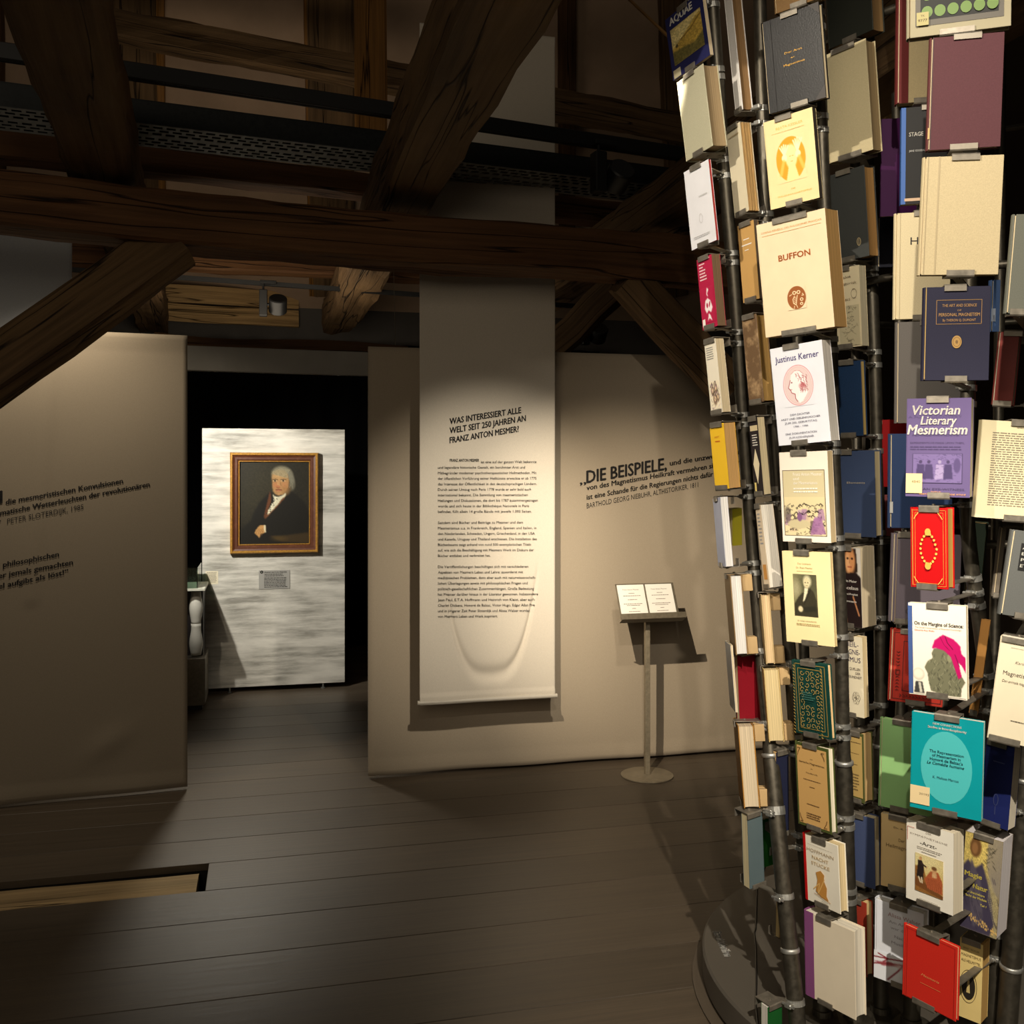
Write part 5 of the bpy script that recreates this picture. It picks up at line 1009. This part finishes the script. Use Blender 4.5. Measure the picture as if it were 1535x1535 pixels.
book('violet paperback lettered Victorian Literary Mesmerism', (98, 84, 128), (1359, 1455), (597, 745), 2.14, -28, xE=1463, lean=1, roll=1, pole_='F', style='soft', ck=PB, page=(236, 222, 190), clip=(.48, .52),
     deco=[('t', 'A FULL DISCOVERY', .44, .20, .024, (74, 60, 108), .84), ('t', 'FEMALE PATIENTS,', .46, .385, .022, (74, 60, 108), .74), ('t', 'EXPERIMENTS HE MADE UPON THEM,', .48, .46, .018, (70, 56, 100), .84), ('g', .06, .485, .9, .535, 2, (76, 62, 108), .06), ('f', .10, .56, .88, .86, (62, 50, 92), .01), ('c', .11, .565, .87, .855, scene_cv('plate', 80, 44)), ('t', 'AN EYE-WITNESS.', .6, .93, .022, (64, 50, 92), .66), ('t', 'EDITED BY', .48, .955, .013, (226, 160, 60), .16), ('t', 'MARTIN WILLIS & CATHERINE WYNNE', .58, .98, .016, (226, 160, 60), .72),
           ('t', 'Victorian', .46, .165, .095, W_, .74, {'b': .02, 'sh': .2}), ('t', 'Literary', .5, .265, .085, W_, .56, {'b': .02, 'sh': .2}), ('t', 'Mesmerism', .48, .365, .098, W_, .93, {'b': .025, 'sh': .2}), ('r', -.0, .765, .26, .965, (226, 204, 150), 'shelf_label'), ('t', '4840', .16, .86, .026, (100, 84, 60), .14)])
book('small bright red book with a gold rope oval and gold corners', (186, 12, 16), (1365, 1421), (761, 882), 2.16, -46, xE=1431, lean=1, roll=0, pole_='F', page=(186, 146, 70), clip=(.52, .45), ck='plain', rough=.35,
     deco=[('f', .06, .03, .96, .97, (206, 130, 50), .014), ('f', .13, .06, .89, .94, (206, 140, 60), .010)]+[('e', .5+.21*math.cos(a*math.pi/10)*(.75+.25*abs(math.cos(a*math.pi/10))), .51+.19*math.sin(a*math.pi/10), .032, .016, (222, 178, 84)) for a in range(20)]+[('e', .5, .30, .08, .045, (216, 166, 74)), ('e', .5, .72, .08, .045, (216, 166, 74))]+[('l', [(a, .14), (a+.05*b, .10), (a+.12*b, .06)], (222, 178, 84), .02) for a, b in ((.13, 1), (.89, -1))]+[('l', [(a, .86), (a+.05*b, .90), (a+.12*b, .94)], (222, 178, 84), .02) for a, b in ((.13, 1), (.89, -1))])
book('white paperback lettered On the Margins of Science with a bust in a pink headscarf', (240, 232, 214), (1362, 1449), (906, 1045), 2.16, -38, t=.016, lean=1, roll=-.5, pole_='F', style='soft', ck=PB, page=(240, 226, 190), clip=(.52, .5), spine=(54, 78, 130),
     deco=[('r', 0, .03, .075, .99, (58, 84, 140), 'spine_band'), ('t', 'On the Margins of Science:', .53, .235, .04, K_, .84, {'b': .03}), ('t', 'The Social Construction of Rejected Knowledge', .52, .268, .018, (150, 130, 110), .8), ('t', 'Edited by Roy Wallis', .29, .30, .02, (206, 70, 60), .34), ('c', .08, .31, .985, .985, scene_cv('bust', 96, 104))])
book('turquoise paperback with a pale oval lettered The Representation of Mesmerism', (0, 150, 160), (1366, 1473), (1074, 1221), 2.14, -36, t=.014, lean=1, roll=1.5, pole_='F', style='soft', ck=PB, page=(220, 216, 200), clip=(.5, .5), cw=.05,
     deco=[('e', .5, .525, .36, .37, (74, 188, 190)), ('t', 'NEW CONNECTIONS', .5, .10, .022, W_, .40, {'b': .02}), ('t', 'Studies in Interdisciplinarity', .5, .14, .024, W_, .54, {'b': .02}), ('t', 'The Representation', .5, .39, .030, (10, 50, 70), .48, {'b': .015}), ('t', 'of Mesmerism in', .5, .43, .030, (10, 50, 70), .40, {'b': .015}), ('t', 'Honoré de Balzac’s', .5, .47, .030, (10, 50, 70), .46, {'b': .015}), ('t', 'La Comédie humaine', .49, .51, .030, (10, 50, 70), .52, {'b': .015, 'sh': .3}), ('t', 'K. Melissa Marcus', .5, .65, .026, (10, 60, 80), .36), ('r', .0, .76, .28, .95, (230, 208, 160), 'shelf_label'), ('t', '20193', .2, .85, .022, (80, 66, 50), .14)])
book('white book lettered Arzt with an old painting of a standing and a seated figure', (240, 236, 222), (1359, 1429), (1238, 1360), 2.20, -54, xE=1444, lean=1, roll=1, pole_='F', style='soft', ck=PB, page=(236, 224, 196), clip=(.5, .5), cw=.055,
     deco=[('t', 'DER', .48, .11, .02, (160, 150, 140), .12), ('t', 'SYMPATHETISCHE', .48, .17, .022, (160, 150, 140), .8), ('t', '-Arzt-', .48, .26, .045, (90, 84, 76), .36), ('g', .24, .29, .78, .33, 2, (180, 172, 160), .1), ('g', .34, .34, .66, .365, 1, (180, 172, 160), .1), ('c', .2, .38, .8, .85, scene_cv('gentle', 66, 80)), ('l', [(.03, .25), (.03, .08), (.18, .08)], (196, 84, 60), .008), ('g', .3, .93, .7, .945, 1, (180, 172, 160), .1)])
book('plain scarlet clothbound book with tiny gold script, lowest of the right front column', (206, 44, 32), (1354, 1434), (1402, 1512), 2.24, -56, t=.012, lean=0, roll=1.5, pole_='F', page=(230, 190, 140), clip=(.48, .42), cw=.055, deco=[('t', 'Mesmeria', .52, .60, .035, (222, 150, 90), .34, {'sh': .4}), ('l', [(.34, .70), (.5, .70), (.72, .70)], (222, 150, 90), .006), ('l', [(.08, 0), (.08, 1)], (170, 30, 26), .006), ('f', .04, .02, .97, .98, (184, 36, 28), .006)])
# --- column G, right margin
book('mid grey clothbound book at the right edge beside the beige one', (108, 110, 100), (1514, 1592), (322, 470), 2.06, -16, t=.024, lean=3, roll=4, pole_='G', clip=(.5, .3))
book('narrow faded blue book edge in the gap right of the navy gold-titled one', (60, 84, 124), (1486, 1499), (420, 497), 2.46, -5, t=.02, pole_='F', clip=(None, None), deco=[('r', -.0, .55, .5, .8, (150, 160, 176), 'shelf_label')])
book('dark red leather book leaning at the right edge above the open text page', (132, 54, 48), (1492, 1523), (498, 607), 2.34, -30, xE=1532, lean=2, roll=5.5, pole_='G', page=(190, 184, 160), clip=(.7, .5), ck='linen', rough=.45)
book('cream page of dense small print held open at the right edge', (216, 206, 170), (1467, 1572), (632, 779), 2.16, -6, t=.02, lean=1, roll=4, pole_='G', style='soft', ck=PB, clip=(.72, .72), cw=.09, deco=[('g', .16, .12, .92, .88, 32, (128, 118, 100), .04), ('g', .5, .06, .8, .075, 1, (128, 118, 100), .02)])
book('dark forest green book with a cream fore-edge below the printed page', (34, 46, 34), (1450, 1474), (784, 902), 2.46, -28, xE=1485, lean=1, roll=5, pole_='F', page=(222, 190, 130), clip=(None, .5))
book('slim taupe book edge between the forest green one and the grey one with black label', (110, 102, 90), (1494, 1503), (790, 895), 2.36, -20, t=.015, lean=1, roll=6, pole_='G', clip=(None, .5))
book('grey book with a black square label at the right edge', (92, 94, 92), (1509, 1592), (799, 928), 2.08, -8, t=.02, lean=1, roll=8, pole_='G', clip=(None, .45), deco=[('r', .18, .14, .62, .46, (14, 14, 14), 'printed_block'), ('t', 'AN', .3, .21, .035, (190, 190, 180), .18), ('t', 'EN', .3, .28, .035, (190, 190, 180), .18), ('t', 'PO', .3, .35, .035, (190, 190, 180), .18), ('t', 'ETS', .3, .42, .035, (190, 190, 180), .18)])
book('narrow honey-coloured book edge right of the one with the pink headscarf', (196, 142, 76), (1462, 1475), (928, 1072), 2.36, -30, t=.016, lean=1, roll=7, pole_='F', style='soft', ck=PB, page=(200, 150, 84), clip=(None, .5))
book('cream book lettered Magnetiseur at the right edge', (224, 214, 186), (1490, 1578), (960, 1118), 2.10, -32, t=.02, lean=1, roll=7, pole_='G', style='soft', ck=PB, clip=(.3, .3), cw=.06, deco=[('t', 'Karin Johannisson', .3, .24, .028, (90, 80, 66), .6, {'sh': .3, 'al': 'l'}), ('t', 'Magnetisörernas tid', .12, .36, .042, (60, 52, 44), .86, {'al': 'l'}), ('t', 'Den animala magnetismen i Sverige', .12, .43, .026, (90, 80, 66), .8, {'sh': .3, 'al': 'l'}), ('l', [(.2, .09), (.9, .09)], (120, 110, 96), .005), ('o', .56, .075, .06, .02, (60, 52, 44), .012), ('g', .36, .78, .8, .8, 1, (90, 80, 66), .02)])
book('royal blue book with a white fore-edge right of the turquoise one', (26, 36, 92), (1474, 1516), (1113, 1240), 2.30, -50, xE=1527, lean=1, roll=5, pole_='G', style='soft', ck=PB, page=(236, 226, 204), clip=(.4, .4), deco=[('g', .3, .22, .7, .25, 1, (70, 80, 130), .02), ('o', .5, .68, .09, .07, (64, 72, 110), .02), ('l', [(.5, .76), (.5, .86)], (64, 72, 110), .02)])
book('book lettered Magie der Natur with a dusky robed figure', (120, 110, 96), (1443, 1499), (1252, 1400), 2.34, -44, xE=1514, lean=1, roll=4, pole_='F', style='soft', ck=PB, page=(232, 226, 226), clip=(.5, None),
     deco=[('c', 0, 0, 1, 1, scene_cv('magic', 60, 100)), ('t', 'Magie', .05, .45, .05, (232, 216, 90), .46, {'al': 'l', 'b': .02}), ('t', 'der Natur', .02, .56, .05, (232, 216, 90), .66, {'al': 'l', 'b': .02}), ('t', 'Das Unsichtbare', .06, .62, .024, (232, 216, 90), .56, {'al': 'l'}), ('t', 'Macht der Medizin', .08, .66, .024, (232, 216, 90), .6, {'al': 'l'}), ('t', 'Teil 1', .52, .72, .024, (232, 216, 90), .16, {'al': 'l'})])
book('sandy yellow book lettered MAGNETISMUS with a round black seal, bottom right', (226, 202, 134), (1438, 1472), (1410, 1530), 2.44, -44, xE=1482, lean=1, roll=2, pole_='F', style='soft', ck=PB, page=(214, 170, 96), clip=(.5, None),
     deco=[('t', 'ERNST TROEGER', .5, .12, .024, (96, 76, 44), .7), ('t', 'MAGNETISMUS', .5, .21, .034, (84, 66, 40), .86), ('t', 'ALS HEILMITTEL', .5, .28, .034, (84, 66, 40), .86), ('e', .42, .58, .30, .17, (40, 34, 26)), ('o', .42, .58, .38, .21, (70, 58, 40), .02), ('p', [(.34, .66), (.38, .5), (.46, .5), (.5, .66)], (206, 184, 120)), ('e', .42, .47, .06, .03, (206, 184, 120))])
